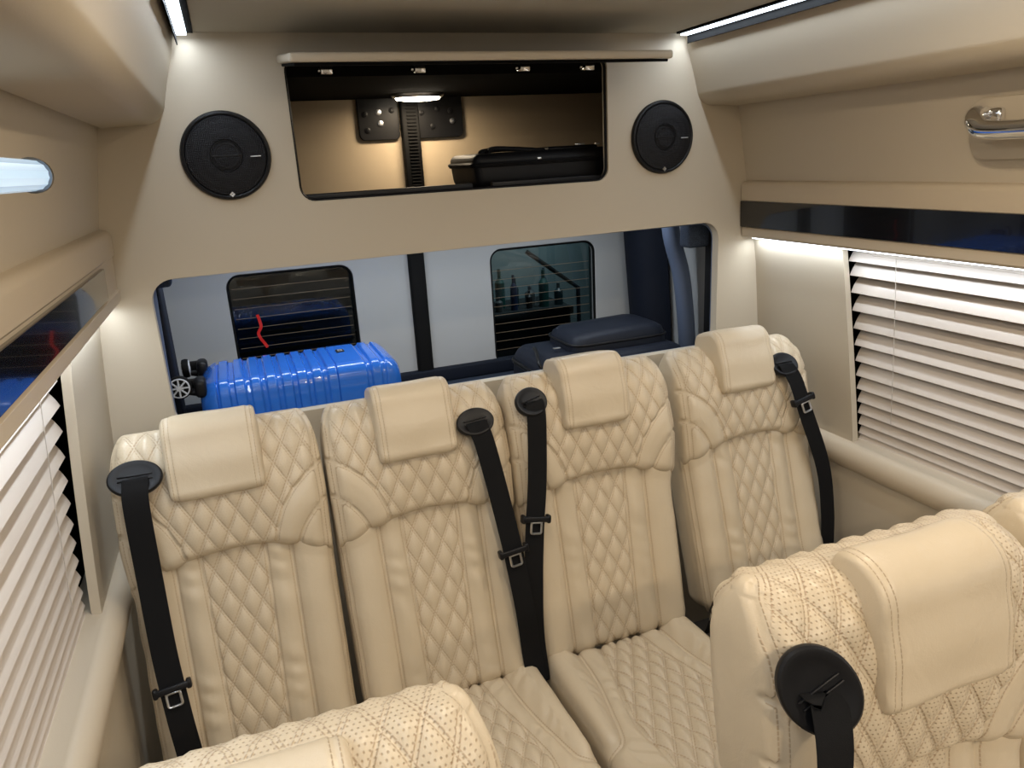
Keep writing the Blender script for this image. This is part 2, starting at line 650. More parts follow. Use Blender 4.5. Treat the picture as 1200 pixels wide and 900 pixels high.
    isf = isf * (np.abs(x) < Wt - 0.003)
    edge = np.abs(Wt - np.abs(x) - 0.014 + (0.009 * sm01(t, hgt - 0.10, hgt - 0.01) if kind == 'upper' else 0))
    sl = np.where(edge < sd, s, sl)
    sd = np.minimum(sd, edge)
    D = qm * (quilt(x, s, 0.0072) - 0.004)
    D = D * (sm01(t, 0.0, 0.022) if kind == 'upper' else sm01(tc - t, -0.006, 0.02))
    fade = 1.0 if kind == 'upper' else sm01(tc - t, -0.006, 0.02)
    D -= fade * isf * 0.0045 * np.exp(-(sd / 0.0042) ** 2)
    D += isf * (1 - qm) * 0.004 * sm01(sd, 0, 0.025)
    if kind == 'lower':
        au = np.abs(x) / W
        D += fade * isf * 0.014 * np.clip(np.sin(PI * np.clip((au - 0.55) / 0.43, 0, 1)), 0, 1) ** 0.8
        D += isf * 0.004 * np.clip(np.sin(PI * np.clip((au - 0.29) / 0.27, 0, 1)), 0, 1)
        D += isf * 0.0035 * sm01(t, tc - 0.045, tc - 0.02)
        # pulled leather creases on the plain strips
        strip = np.clip(np.sin(PI * np.clip((au - 0.29) / 0.27, 0, 1)), 0, 1)
        D += isf * strip * 0.0016 * np.sin((s + 0.6 * x) * 95 + 3 * np.sin(s * 23 + seed)) * (0.4 + 0.6 * np.sin(s * 11 + seed) ** 2)
        D += isf * (1 - qm) * wrinkle(x, s, seed + 3, 0.0018)
    else:
        D += isf * (1 - qm) * wrinkle(x, s, seed, 0.002)
        D += isf * 0.0015 * np.sin(x * 37 + seed) * np.sin(s * 29)
        D = D * sm01(np.max(A[..., 1], axis=1), 0.004, 0.034)[:, None]
    Bp, Uv, Nv = np.array(Bp), np.array(Uv), np.array(Nv)
    nn = n + n_off
    P = Bp + x[..., None] * np.array([1., 0, 0]) + nn[..., None] * Nv + tabs[..., None] * Uv
    P, _ = displace(P, D)
    sdm = np.where(isf > 0.5, sd, 1.0)
    return grid_obj(name, P, m, parent, None, {'q': qm * isf, 'sd': sdm, 'sl': sl}, np.stack([x, s, 0 * x], -1))


def make_cushion(name, W, m, parent, y0, y1, z0, z1, seed, res=1.0):
    """seat cushion: rings run from the back (y0) to the front (y1 < y0)"""
    Ld = y0 - y1
    nf = int(2 * W / (0.0032 / res))
    H, r = 0.065, 0.034
    rows = []
    for ph in np.linspace(0, PI / 2, 8)[:-1]:
        rows.append((0.03 * (1 - math.cos(ph)), 0.02 * (1 - math.sin(ph)), 0.3 + 0.7 * math.sin(ph)))
    for t in np.linspace(0.03, Ld - 0.06, int(Ld / (0.0034 / res))):
        rows.append((t, 0, 1))
    for ph in np.linspace(0, PI / 2, 20)[1:]:
        rows.append((Ld - 0.06 + 0.06 * math.sin(ph), 0.03 * (1 - math.cos(ph)), max(math.cos(ph), 0.03) ** 0.8))
    R = []
    for t, ins, hs in rows:
        Wt = W - ins
        h = H * hs
        x, n = rr_ring(Wt, h, min(r, h * 0.95), nf, 6, 24)
        R.append(np.stack([x, n, np.full(x.shape, t)], -1))
    A = np.array(R)
    x, n, t = A[..., 0], A[..., 1], A[..., 2]
    au = np.abs(x) / W
    isf = (n > -0.005).astype(float)
    polys = []
    for sg in (-1, 1):
        inner = [(sg * W * 0.27, 0), (sg * W * 0.36, 0.12), (sg * W * 0.50, 0.24), (sg * W * 0.56, 0.32), (sg * W * 0.52, 0.40), (sg * W * 0.5, 0.55)]
        outer = [(sg * W * 0.56, 0), (sg * W * 0.60, 0.14), (sg * W * 0.72, 0.27), (sg * W * 0.76, 0.31), (sg * W * 0.80, 0.335), (sg * W * 0.88, 0.35), (sg * W * 1.0, 0.352)]
        polys += [[tuple(p) for p in smooth_path(inner, 4)], [tuple(p) for p in smooth_path(outer, 4)]]
    sd, sl = seg_dist(x, t, polys)
    lim = np.interp(t, [0, 0.12, 0.24, 0.32, 0.40, 0.6], [0.27, 0.36, 0.50, 0.56, 0.52, 0.5])
    qm = (au < lim) * (n > 0.02) * 1.0
    D = qm * (quilt(x, t, 0.013) - 0.007)
    D -= isf * 0.0045 * np.exp(-(sd / 0.0045) ** 2)
    inn = sm01(W - np.abs(x), 0.0, 0.025)
    D += inn * isf * 0.018 * sm01(sd, 0, 0.04) * (au > np.interp(t, [0, .14, .27, .31, .34, .345], [0.56, 0.60, 0.72, 0.76, 0.85, 1.2]))
    D += inn * isf * (1 - qm) * 0.004 * sm01(sd, 0, 0.02)
    strip = (1 - qm) * (au < 0.8)
    D += isf * strip * 0.0018 * np.sin((t * 1.0 + np.abs(x) * 0.9) * 110 + 2 * np.sin(t * 31 + seed)) * sm01(sd, 0.0, 0.02)
    D += isf * wrinkle(x, t, seed + 9, 0.0015)
    zc = z0 + (z1 - z0) * (t / Ld) - H
    P = np.stack([x, y0 - t, zc + n], -1)
    P, nr = displace(P, 0 * D)
    sgn = -1.0 if nr[A.shape[0] // 2, nf // 2, 2] < 0 else 1.0
    P = P + nr * (sgn * D)[..., None]
    ob = grid_obj(name, P, m, parent, None, {'q': qm, 'sd': np.where(isf > 0.5, sd, 1), 'sl': sl}, np.stack([x, t, 0 * x], -1))
    if sgn < 0:
        ob.data.flip_normals()
    return ob


def make_headrest(name, W, Bp, Uv, Nv, T, m, parent, hx, seed, hh=0.172, lift=0.045, dep=0.118, no=0.080, rtop=0.044):
    """D-shaped pad hooked over the top of the backrest; profile in (n, t), swept along x"""
    t0, t1 = T + lift - hh, T + lift
    nfr = no                      # front face
    rbk = min(0.030, dep - rtop - 0.002)
    prof = []
    f = nfr
    bk = nfr - dep
    # go: bottom front corner -> front face -> top roll -> back -> bottom
    def arc(cn, ct, r, a0, a1, k):
        return [(cn + r * math.cos(a), ct + r * math.sin(a)) for a in np.linspace(math.radians(a0), math.radians(a1), k)]
    pts = []
    pts += arc(f - 0.020, t0 + 0.020, 0.020, -90, 0, 8)
    for t in np.linspace(t0 + 0.022, t1 - rtop - 0.002, 40):
        k = (t - t0 - 0.022) / (hh - rtop - 0.024)
        pts.append((f + 0.004 * math.sin(PI * k) ** 2, t))
    pts += arc(f - rtop, t1 - rtop, rtop, 0, 90, 20)
    pts += arc(bk + rbk, t1 - rbk, rbk, 90, 180, 10)
    for t in np.linspace(t1 - rbk - 0.005, t0 + 0.016, 12):
        pts.append((bk, t))
    pts += arc(bk + 0.012, t0 + 0.012, 0.012, 180, 270, 5)
    for nn in np.linspace(bk + 0.014, f - 0.022, 8):
        pts.append((nn, t0))
    pr = np.array(pts)
    rt_ = rtop
    cen = np.array([(f + bk) / 2, (t0 + t1) / 2])
    xs, sc = [], []
    re = 0.014
    for ph in np.linspace(0, PI / 2, 9)[:-1]:
        xs.append(-W + re * (1 - math.cos(ph))); sc.append(re * (1 - math.sin(ph)))
    for v in np.linspace(-W + re, W - re, 60):
        xs.append(v); sc.append(0)
    for ph in np.linspace(0, PI / 2, 9)[1:]:
        xs.append(W - re + re * math.sin(ph)); sc.append(re * (1 - math.cos(ph)))
    rows = []
    d = pr - cen
    dl = np.linalg.norm(d, axis=1, keepdims=True)
    # seam
    per = np.concatenate([[0], np.cumsum(np.linalg.norm(np.diff(pr, axis=0), axis=1))])
    X, NN, TT, SL = [], [], [], []
    for xv, s_ in zip(xs, sc):
        k = cen + d * (1 - s_ / dl)
        X.append(np.full(len(pr), xv)); NN.append(k[:, 0]); TT.append(k[:, 1]); SL.append(per)
    # end centre rings (slightly domed side panels)
    for side in (-1, 1):
        xr, nr_, tr, sr = [], [], [], []
        for q_ in np.linspace(0.92, 0.15, 6):
            k = cen + d * (1 - re / dl) * q_
            xr.append(np.full(len(pr), side * (W + 0.004 * (1 - q_ ** 2)))); nr_.append(k[:, 0]); tr.append(k[:, 1]); sr.append(per)
        if side < 0:
            X, NN, TT, SL = xr[::-1] + X, nr_[::-1] + NN, tr[::-1] + TT, sr[::-1] + SL
        else:
            X, NN, TT, SL = X + xr, NN + nr_, TT + tr, SL + sr
    X, NN, TT, SL = map(np.array, (X, NN, TT, SL))
    sdist = np.abs(np.abs(X) - (W - 0.013))
    D = -0.0022 * np.exp(-(sdist / 0.004) ** 2) + 0.0012 * np.sin(X * 41 + seed) * np.sin(TT * 37)
    D = np.where(np.abs(X) > W - 0.001, 0, D)
    Bp, Uv, Nv = np.array(Bp), np.array(Uv), np.array(Nv)
    P = Bp + (X + hx)[..., None] * np.array([1., 0, 0]) + NN[..., None] * Nv + TT[..., None] * Uv
    P2, nr = displace(P, 0 * D)
    mid = P[len(xs) // 2 + 6]
    c = mid.mean(0)
    sg = 1.0 if np.dot(nr[len(xs) // 2 + 6, 20], mid[20] - c) > 0 else -1.0
    P = P + nr * (sg * D)[..., None]
    ob = grid_obj(name, P, m, parent, None, {'q': 0 * X, 'sd': sdist, 'sl': SL}, np.stack([X, TT, 0 * X], -1))
    if sg < 0:
        ob.data.flip_normals()
    return ob


def belt(parent, org, guide, gn, pts, tongue_i, gsize=(0.047, 0.034), roll=0.0, wd=(1, 0, 0), width=0.047, sub=True):
    """guide: world centre of the oval escutcheon, gn its normal; pts: world path of the webbing"""
    org = np.array(org)
    n = Vector(gn).normalized()
    xax = Vector((math.cos(roll), 0, math.sin(roll)))
    xax = (xax - n * xax.dot(n)).normalized()
    yax = n.cross(xax)
    g = Vector(np.array(guide) - org)
    mt = Matrix((( *[xax[0] * gsize[0], yax[0] * gsize[1], n[0]], g[0]), (*[xax[1] * gsize[0], yax[1] * gsize[1], n[1]], g[1]), (*[xax[2] * gsize[0], yax[2] * gsize[1], n[2]], g[2]), (0, 0, 0, 1)))
    prof = [(0, -0.010), (0.9, -0.010), (0.98, -0.004), (1.0, 0.001), (0.985, 0.0055), (0.93, 0.008), (0.84, 0.0085), (0.72, 0.0065), (0.5, 0.0055), (0, 0.005)]
    go = lathe('belt_guide', prof, M['black'], parent, 48, mt)
    # slot lips
    bm = bmesh.new()
    rt = Matrix((xax, yax, n)).transposed()
    for dy in (-0.0045, 0.0045):
        c = g + yax * (dy + gsize[1] * 0.0) + n * 0.0065
        add_box(bm, c, (gsize[0] * 1.25, 0.003, 0.005), 0.0012, 2, rt)
    from_bm('slot_lip', bm, M['black'], go)
    P = [np.array(p) - org for p in pts]
    ga, na, ya = np.array(g), np.array(n), np.array(yax)
    P = [ga - na * 0.004, ga + na * 0.006 - ya * 0.002, ga + na * 0.0105 - ya * 0.012] + P[2:]
    tongue_i = None if tongue_i is None else tongue_i + 1
    st = ribbon('belt_webbing', P, wd, width, 0.0022, M['web'], parent)
    if tongue_i is not None:
        sp = smooth_path(P, 6)
        wp = smooth_path([wd] * len(P) if not isinstance(wd[0], (tuple, list)) else list(wd), 6)
        i = int(tongue_i * 6)
        p, t = sp[i], sp[i + 1] - sp[i - 1]
        t /= np.linalg.norm(t)
        wv = wp[i] - t * np.dot(wp[i], t); wv /= np.linalg.norm(wv)
        nn = np.cross(wv, t)
        if nn[1] > 0: nn = -nn
        rt = Matrix((Vector(wv), Vector(t), Vector(nn))).transposed()
        if rt.determinant() < 0:
            rt = Matrix((-Vector(wv), Vector(t), Vector(nn))).transposed()
        bm = bmesh.new()
        add_box(bm, Vector(p + nn * 0.009), (0.072, 0.014, 0.008), 0.0035, 3, rt)
        add_box(bm, Vector(p + nn * 0.003 + wv * 0.031), (0.010, 0.020, 0.020), 0.004, 3, rt)
        add_box(bm, Vector(p + nn * 0.003 - wv * 0.031), (0.010, 0.020, 0.020), 0.004, 3, rt)
        so = from_bm('belt_stop', bm, M['black'], st)
        bm = bmesh.new()
        cpt = p + t * 0.020 + nn * 0.010
        a, b = 0.0125, 0.013
        loop = [cpt + wv * sx + t * sy for sx, sy in rrect_pts(-a, a, -b, b, 0.004, 3)]
        tube_mesh(bm, loop, 0.0028, 6, closed=True)
        add_box(bm, Vector(p + t * 0.004 + nn * 0.010), (0.030, 0.010, 0.0035), 0.001, 2, rt)
        from_bm('metal_tongue', bm, M['steel'], so if False else st)
    return st


def make_seat(label, org, W, Bp, rec, T=0.69, tc=0.41, hx=0.0, seed=1, res=1.0, lm='leather', group=None, cush=(1.43, 0.92), zs=(0.425, 0.455), cushion_res=1.0, HW=0.098, cW=None, head=None):
    root = empty('van_seat', org, label, 'seat', group)
    o = np.array(org)
    B = np.array(Bp) - o
    U = (0, math.sin(rec), math.cos(rec))
    N = (0, -math.cos(rec), math.sin(rec))
    lo = make_back_part('lower', 'backrest', W, T, tc, B, U, N, M[lm], root, seed, res * (1 if cushion_res >= 1 else 0.6))
    up = make_back_part('upper', 'shoulder_bolster', W, T, tc, B, U, N, M[lm], root, seed, res)
    make_headrest('headrest', HW, B, U, N, T, M[lm], root, hx, seed, **(head or {}))
    cW = cW or W
    make_cushion('cushion', cW, M[lm], root, cush[0] - o[1], cush[1] - o[1], zs[0], zs[1], seed, cushion_res)
    # black seat base and legs
    yc = (cush[0] + cush[1]) / 2 - o[1]
    bm = bmesh.new()
    add_box(bm, (0, yc + 0.02, zs[0] - 0.165), (2 * cW - 0.03, 0.44, 0.07), 0.01)
    from_bm('seat_base', bm, M['black'], root)
    for sx in (-1, 1):
        for sy in (-1, 1):
            box('leg', (sx * (cW - 0.05), yc + sy * 0.17, (zs[0] - 0.2) / 2), (0.045, 0.045, zs[0] - 0.2), M['black'], root, 0.004)
    return root, o


# ================================================================== STRUCTURE
CX = 0.60
# half-width profile of the interior walls by height
HWZ = [(0.0, 0.955), (0.8, 0.955), (1.04, 0.938), (1.3, 0.915), (1.47, 0.879), (1.72, 0.835), (1.95, 0.79)]


def hw(z):
    return float(np.interp(z, [a for a, b in HWZ], [b for a, b in HWZ]))


YB, YF = 1.9, -2.2           # bulkhead plane, front end behind the camera
struct(box('floor', (CX, 0.3, -0.02), (2.1, 5.0, 0.04), M['carpet'], bev=0))
struct(box('ceiling', (CX, (YB + YF) / 2, 1.924), (1.30, YB - YF, 0.04), M['ceil'], bev=0))
struct(box('wall_front', (CX, YF - 0.02, 0.97), (2.1, 0.04, 1.94), M['vinyl'], bev=0))

# bulkhead (wall_rear) with locker opening and luggage window
zt = 1.904
outl = [(CX - 0.66, zt + 0.03), (CX - 0.80, zt + 0.03), (CX - 1.0, 1.3), (CX - 1.0, -0.0), (CX + 1.0, -0.0), (CX + 1.0, 1.3), (CX + 0.80, zt + 0.03), (CX + 0.66, zt + 0.03)]
locker = rrect_pts(0.172, 1.008, 1.528, 1.85, (0.03, 0.03, 0.035, 0.035), 6)
lugg = rrect_pts(-0.196, 1.378, 1.003, 1.380, (0.052, 0.052, 0.05, 0.05), 8)
lugg = [(x, z + 0.0075 * (x - 0.6)) if z > 1.2 else (x, z) for x, z in lugg]
struct(panel_2d('wall_rear', [outl, locker, lugg], 0.028, M['vinyl'], xz(YB, 0.03), bevel=0.001))

# thin dark edge trims of both openings
def edge_trim(name, loop, y, r, m):
    bm = bmesh.new()
    tube_mesh(bm, [(x, y, z) for x, z in loop], r, 6, closed=True)
    return from_bm(name, bm, m)
struct(edge_trim('trim_1', locker, YB + 0.012, 0.006, M['black']))
struct(edge_trim('trim_2', rrect_pts(-0.199, 1.381, 0.999, 1.383, 0.052, 8), YB + 0.032, 0.004, M['pillar']))

NAMES = {1: 'right', -1: 'left'}


def X(sg, h):
    return CX + sg * h


tn = 3
for sg in (1, -1):
    side = NAMES[sg]
    # upper wall panel (z 1.72 - 1.47)
    prof = [(X(sg, hw(z)), z) for z in (1.74, 1.6, 1.45)] + [(X(sg, hw(1.45) + 0.03), 1.45), (X(sg, hw(1.74) + 0.03), 1.74)]
    wl = struct(profile_y('wall_' + side, prof, YF, YB, M['vinyl']))
    # corner panel beside the window
    yj0, yj1 = 1.495, 1.54
    bm = bmesh.new()
    zs_ = np.linspace(0.70, 1.35, 8)
    def yj(z): return np.interp(z, [0.8, 1.3], [1.495, 1.54])
    front = [[(X(sg, hw(z)), yj(z), z), (X(sg, hw(z)), YB, z), (X(sg, hw(z) + 0.018), YB, z), (X(sg, hw(z) + 0.018), yj(z), z)] for z in zs_]
    rings = [[bm.verts.new(p) for p in r_] for r_ in front]
    for A, B in zip(rings, rings[1:]):
        for k in range(4):
            bm.faces.new((A[k], A[(k + 1) % 4], B[(k + 1) % 4], B[k]))
    bm.faces.new(rings[0][::-1]); bm.faces.new(rings[-1])
    bmesh.ops.recalc_face_normals(bm, faces=bm.faces)
    struct(from_bm('trim_%d' % tn, bm, M['vinyl'])); tn += 1
    # jamb edge strip
    struct(profile_y('baseboard_' + side, [(X(sg, 0.945), 0.0), (X(sg, 0.945), 0.74), (X(sg, 1.0), 0.74), (X(sg, 1.0), 0.0)], YF, YB, M['vinyl']))
    # padded sill rail
    rail = []
    for a in np.linspace(-90, 110, 15):
        rail.append((X(sg, 0.955 - 0.030 * math.cos(math.radians(a)) - 0.006), 0.742 + 0.040 * math.sin(math.radians(a))))
    rail += [(X(sg, 1.01), 0.79), (X(sg, 1.01), 0.702)]
    struct(profile_y('trim_%d' % tn, rail, YF, 1.88, M['vinyl_rail'], sm=60)); tn += 1
    # ledge: rolled upper lip, face, lower band
    lip = [(X(sg, 0.90), 1.505), (X(sg, 0.875), 1.500)]
    for a in np.linspace(90, 0, 7):
        lip.append((X(sg, 0.868 - 0.016 * math.cos(math.radians(a))), 1.482 + 0.016 * math.sin(math.radians(a))))
    lip += [(X(sg, 0.853), 1.443), (X(sg, 0.858), 1.438), (X(sg, 0.862), 1.366), (X(sg, 0.857), 1.362), (X(sg, 0.859), 1.340), (X(sg, 0.864), 1.334), (X(sg, 0.96), 1.334), (X(sg, 0.96), 1.40)]
    struct(profile_y('trim_%d' % tn, lip, YF, YB - 0.006, M['vinyl_rail'], sm=30)); tn += 1
    # glossy black strip on the ledge face
    if sg > 0:
        st_p = [(X(sg, 0.851), 1.441), (X(sg, 0.8535), 1.366), (X(sg, 0.864), 1.364), (X(sg, 0.864), 1.442)]
        ye = YB - 0.004
    else:
        st_p = [(X(sg, 0.851), 1.432), (X(sg, 0.8535), 1.372), (X(sg, 0.864), 1.370), (X(sg, 0.864), 1.434)]
        ye = 1.70
    struct(profile_y('trim_%d' % tn, st_p, YF, ye, M['gloss'], sm=20)); tn += 1
    # overhead duct/valance
    va = [(X(sg, 0.650), 1.935), (X(sg, 0.650), 1.898), (X(sg, 0.662), 1.86), (X(sg, 0.680), 1.805)]
    for a in np.linspace(188, 264, 12):
        va.append((X(sg, 0.741 + 0.048 * math.cos(math.radians(a))), 1.764 + 0.048 * math.sin(math.radians(a))))
    va += [(X(sg, 0.80), 1.714), (X(sg, 0.828), 1.712), (X(sg, 0.832), 1.722), (X(sg, 0.87), 1.735), (X(sg, 0.87), 1.935)]
    struct(profile_y('trim_%d' % tn, va, YF, YB, M['vinyl'], sm=50)); tn += 1
    # outer skin behind the blinds with a window
    oy = 1.49
    loops = [[(YF, 0.0), (YB + 0.72, 0.0), (YB + 0.72, 2.0), (YF, 2.0)], rrect_pts(-1.2, oy, 0.84, 1.31, 0.04, 4)]
    mt = Matrix(((0, 0, 1, X(sg, 1.06)), (1, 0, 0, 0), (0, 1, 0, 0), (0, 0, 0, 1)))
    struct(panel_2d('trim_%d' % tn, loops, 0.02, M['matblack'], mt)); tn += 1
    wn = struct(box('window_%d' % (1 if sg > 0 else 2), (X(sg, 1.062), 0.145, 1.075), (0.005, 2.72, 0.50), M['glass'], bev=0))

# ceiling LED strips (fixtures)
for sg, lab in ((1, 'long cool white LED strip along the right edge of the ceiling'), (-1, 'long cool white LED strip along the left edge of the ceiling')):
    x = X(sg, 0.634)
    e = empty('ceiling_light_strip', (x, YB - 0.02, 1.90), lab, 'light strip', None)
    Ls = YB - YF - 0.1
    bm = bmesh.new()
    add_box(bm, (-sg * 0.0175, -Ls / 2, 0.002), (0.013, Ls, 0.006), 0.001, 1)
    add_box(bm, (sg * 0.0120, -Ls / 2, -0.010), (0.0025, Ls, 0.030), 0.0008, 1)
    from_bm('channel', bm, M['matblack'], e)
    box('diffuser', (0, -Ls / 2, -0.001), (0.021, Ls, 0.008), M['led'], e, 0.001)
    area_light('strip_light', (-sg * 0.002, -Ls / 2, -0.008), (0.014, Ls), P_STRIP, COOL, (0, 0, 0), e)
    # tape under the ledge
    xt = X(sg, 0.890)
    e2 = empty('ledge_light_strip', (xt, YB - 0.02, 1.330), 'cool white LED tape under the %s window ledge' % NAMES[sg], 'light strip', None)
    box('tape', (0, -Ls / 2, 0.0), (0.008, Ls, 0.006), M['led2'], e2, 0.001)
    area_light('tape_light', (0, -Ls / 2, -0.006), (0.010, Ls), P_UNDER, COOL, (0, 0, 0), e2)

# ceiling down lights (warm): cabin pair behind camera, aisle pair added to warm cushions
for i, (lx, ly) in enumerate(((0.30, -0.45), (0.90, -0.45), (0.30, 0.85), (0.90, 0.85))):
    e = empty('ceiling_spot', (lx, ly, 1.90), 'round warm ceiling spotlight %s' % ('behind the camera, ' + ('left' if i == 0 else 'right') + ' one' if i < 2 else 'added above the aisle to warm the rear seats, ' + ('left' if i == 2 else 'right') + ' one'), 'light')
    lathe('bezel', [(0.028, 0.002), (0.034, 0.001), (0.038, -0.003), (0.036, 0.006), (0.028, 0.006)], M['chrome'], e, 32, Matrix.Scale(-1, 4, (0, 0, 1)))
    lathe('lens', [(0, -0.001), (0.028, -0.001), (0.028, 0.004)], M['lampw'], e, 32)
    area_light('spot_light', (0, 0, -0.008), (0.05, 0.05), P_FRONT * (0.36 if i < 2 else 0.14), WARM, (0, 0, 0), e)

# ================================================================== LOCKER (upper cabinet behind bulkhead)
lk_y = 2.575
bm = bmesh.new()
for c, s in (((CX, (YB + lk_y) / 2 + .02, 1.512), (1.66, lk_y - YB - 0.05, 0.025)),):
    add_box(bm, c, s, 0.002, 1)
struct(from_bm('trim_20', bm, M['matblack']))
struct(box('trim_21', (CX, (YB + lk_y) / 2 + .02, 1.872), (1.66, lk_y - YB - 0.02, 0.12), M['matblack'], bev=0))
struct(box('trim_23', (CX, lk_y, 1.665), (1.66, 0.012, 0.30), M['tanwall'], bev=0))
struct(box('trim_24', (1.435, (YB + lk_y) / 2 + .02, 1.665), (0.02, lk_y - YB - 0.05, 0.31), M['matblack'], bev=0))
struct(box('trim_25', (-0.235, (YB + lk_y) / 2 + .02, 1.665), (0.02, lk_y - YB - 0.05, 0.31), M['tanwall'], bev=0))
# lip along the bottom of the opening
lip = empty('locker_sill', (0.59, YB + 0.045, 1.525))
struct(box('trim_26', (0.40, YB + 0.04, 1.533), (0.44, 0.02, 0.022), M['black'], bev=0.002))
struct(box('trim_27', (0.84, YB + 0.04, 1.533), (0.33, 0.02, 0.022), M['black'], bev=0.002))
bpy.data.objects.remove(lip)

# door latch mechanism (two plates with bolts and the vertical seal) seen in the locker
e = empty('door_latch_plate', (0.512, lk_y - 0.012, 1.745), 'black bolted latch plate left of the seal post in the overhead locker', 'latch plate')
def latch(e, w, bolts):
    m_ = Matrix(((1, 0, 0, 0), (0, 0, -1, 0), (0, 1, 0, 0), (0, 0, 0, 1)))
    o = panel_2d('plate', [rrect_pts(-w / 2, w / 2, -0.062, 0.075, (0.004, 0.004, 0.02, 0.02), 5)], 0.012, M['black'], m_, e, bevel=0.002)
    for bx, bz, big in bolts:
        b = lathe('bolt', [(0, 0.008), (0.004, 0.008), (0.0045, 0.006), (0.009, 0.005), (0.0095, 0), ], M['steel'] if big else M['black'], e, 16, Matrix.Translation((bx, -0.007, bz)) @ Matrix.Rotation(PI / 2, 4, 'X'))
latch(e, 0.135, ((-0.045, 0.02, 0), (0.0, 0.025, 1), (0.004, -0.01, 1), (-0.04, -0.03, 0), (0.045, 0.03, 0)))
e = empty('door_latch_plate', (0.712, lk_y - 0.012, 1.745), 'wider black bolted latch plate right of the seal post in the overhead locker', 'latch plate')
latch(e, 0.175, ((-0.055, 0.02, 0), (0.0, 0.03, 0), (0.045, 0.022, 0), (0.05, -0.01, 1), (-0.02, -0.025, 0)))
bm = bmesh.new()
add_box(bm, (0, 0, 0), (0.060, 0.03, 0.300), 0.006)
for k in range(26):
    add_box(bm, (0.002, -0.017, -0.135 + k * 0.0106), (0.030, 0.006, 0.004), 0.001, 1)
o = from_bm('door_seal_post', bm, M['rubber'])
o.location = (0.612, lk_y - 0.03, 1.668)
tag(o, 'ribbed black rubber seal post down the middle of the locker back', 'seal')

# locker lamp
e = empty('locker_lamp', (0.615, 2.42, 1.812), 'bright oval warm lamp on the black ceiling of the overhead locker', 'lamp')
lathe('lamp_base', [(0, 0), (1.0, 0), (1.0, -0.006), (0.93, -0.012), (0.0, -0.012)], M['steel'], e, 40, Matrix.Diagonal((0.085, 0.045, 1, 1)))
lathe('lens', [(0, -0.0125), (0.85, -0.0125), (0.8, -0.018), (0.5, -0.021), (0, -0.022)], M['lampw'], e, 40, Matrix.Diagonal((0.085, 0.045, 1, 1)))
area_light('locker_light', (0, 0, -0.026), (0.11, 0.05), P_LOCKER, (1, 0.78, 0.52), (0, 0, 0), e)

# locker flap door, hinged at the top, swung up and forward
e = empty('cabinet_flap', (0.592, YB - 0.005, 1.847), 'raised cream flap door of the overhead locker seen edge on', 'cabinet door')
ang = math.radians(6.8)
rt = Matrix.Rotation(ang, 3, 'X')
box('door_panel', rt @ Vector((0, -0.148, 0.0)), (0.868, 0.292, 0.018), M['vinyl'], e, 0.006, rt)
box('door_lining', rt @ Vector((0, -0.146, -0.0125)), (0.850, 0.280, 0.006), M['matblack'], e, 0.002, rt)
for hx_ in (-0.33, -0.11, 0.16, 0.34):
    bm = bmesh.new()
    add_box(bm, rt @ Vector((hx_, -0.035, -0.024)), (0.026, 0.03, 0.018), 0.002, 2, rt)
    add_cyl(bm, rt @ Vector((hx_ - 0.016, -0.02, -0.024)), rt @ Vector((hx_ + 0.016, -0.02, -0.024)), 0.005, n=12)
    from_bm('hinge', bm, M['chrome'], e)

# bag in the locker
def soft_bag(name, label, loc, s, m, seed, zips=True, rotz=0.0, top_pocket=None, cat='bag'):
    e = empty(name, loc, label, cat)
    e.rotation_euler = (0, 0, rotz)
    bm = bmesh.new()
    add_box(bm, (0, 0, s[2] / 2), s, min(s) * 0.28, 5)
    for v in bm.verts:
        k = v.co
        k.z += 0.010 * math.sin(k.x * 14 + seed) * math.cos(k.y * 11) * (k.z / s[2])
        k.x += 0.006 * math.sin(k.z * 30 + seed)
    bmesh.ops.subdivide_edges(bm, edges=bm.edges, cuts=2, use_grid_fill=True)
    from_bm('bag_body', bm, m, e)
    # piping and zip around the top rim
    for zz, rr, mm in ((0.72, 0.0055, M['black']), (0.66, 0.0028, M['black'])):
        bm = bmesh.new()
        lp = rrect_pts(-s[0] / 2 - 0.002, s[0] / 2 + 0.002, -s[1] / 2 - 0.002, s[1] / 2 + 0.002, min(s) * 0.3, 6)
        tube_mesh(bm, [(x, y, s[2] * zz + 0.006 * math.sin(x * 14 + seed)) for x, y in lp], rr, 6, closed=True)
        from_bm('piping', bm, mm, e)
    if top_pocket:
        px, py, pw, pd, ph = top_pocket
        bm = bmesh.new()
        lp0 = rrect_pts(px - pw / 2, px + pw / 2, py - pd / 2, py + pd / 2, 0.05, 6)
        rings = []
        for z_, k in ((s[2] * 0.9, 1.0), (s[2] + ph * 0.35, 0.985), (s[2] + ph * 0.75, 0.94), (s[2] + ph * 0.97, 0.84), (s[2] + ph * 1.02, 0.5)):
            rings.append([bm.verts.new((px + (x - px) * k, py + (y - py) * k, z_ + 0.004 * math.sin(9 * x))) for x, y in lp0])
        n = len(lp0)
        for A, B in zip(rings, rings[1:]):
            for i in range(n):
                bm.faces.new((A[i], A[(i + 1) % n], B[(i + 1) % n], B[i]))
        bm.faces.new(rings[-1])
        from_bm('front_pocket', bm, m, e, angle=60)
        bm = bmesh.new()
        tube_mesh(bm, [(px + (x - px) * 1.0, py + (y - py) * 1.0, s[2] + ph * 0.40) for x, y in lp0], 0.004, 6, closed=True)
        from_bm('pocket_zip', bm, M['black'], e)
    return e


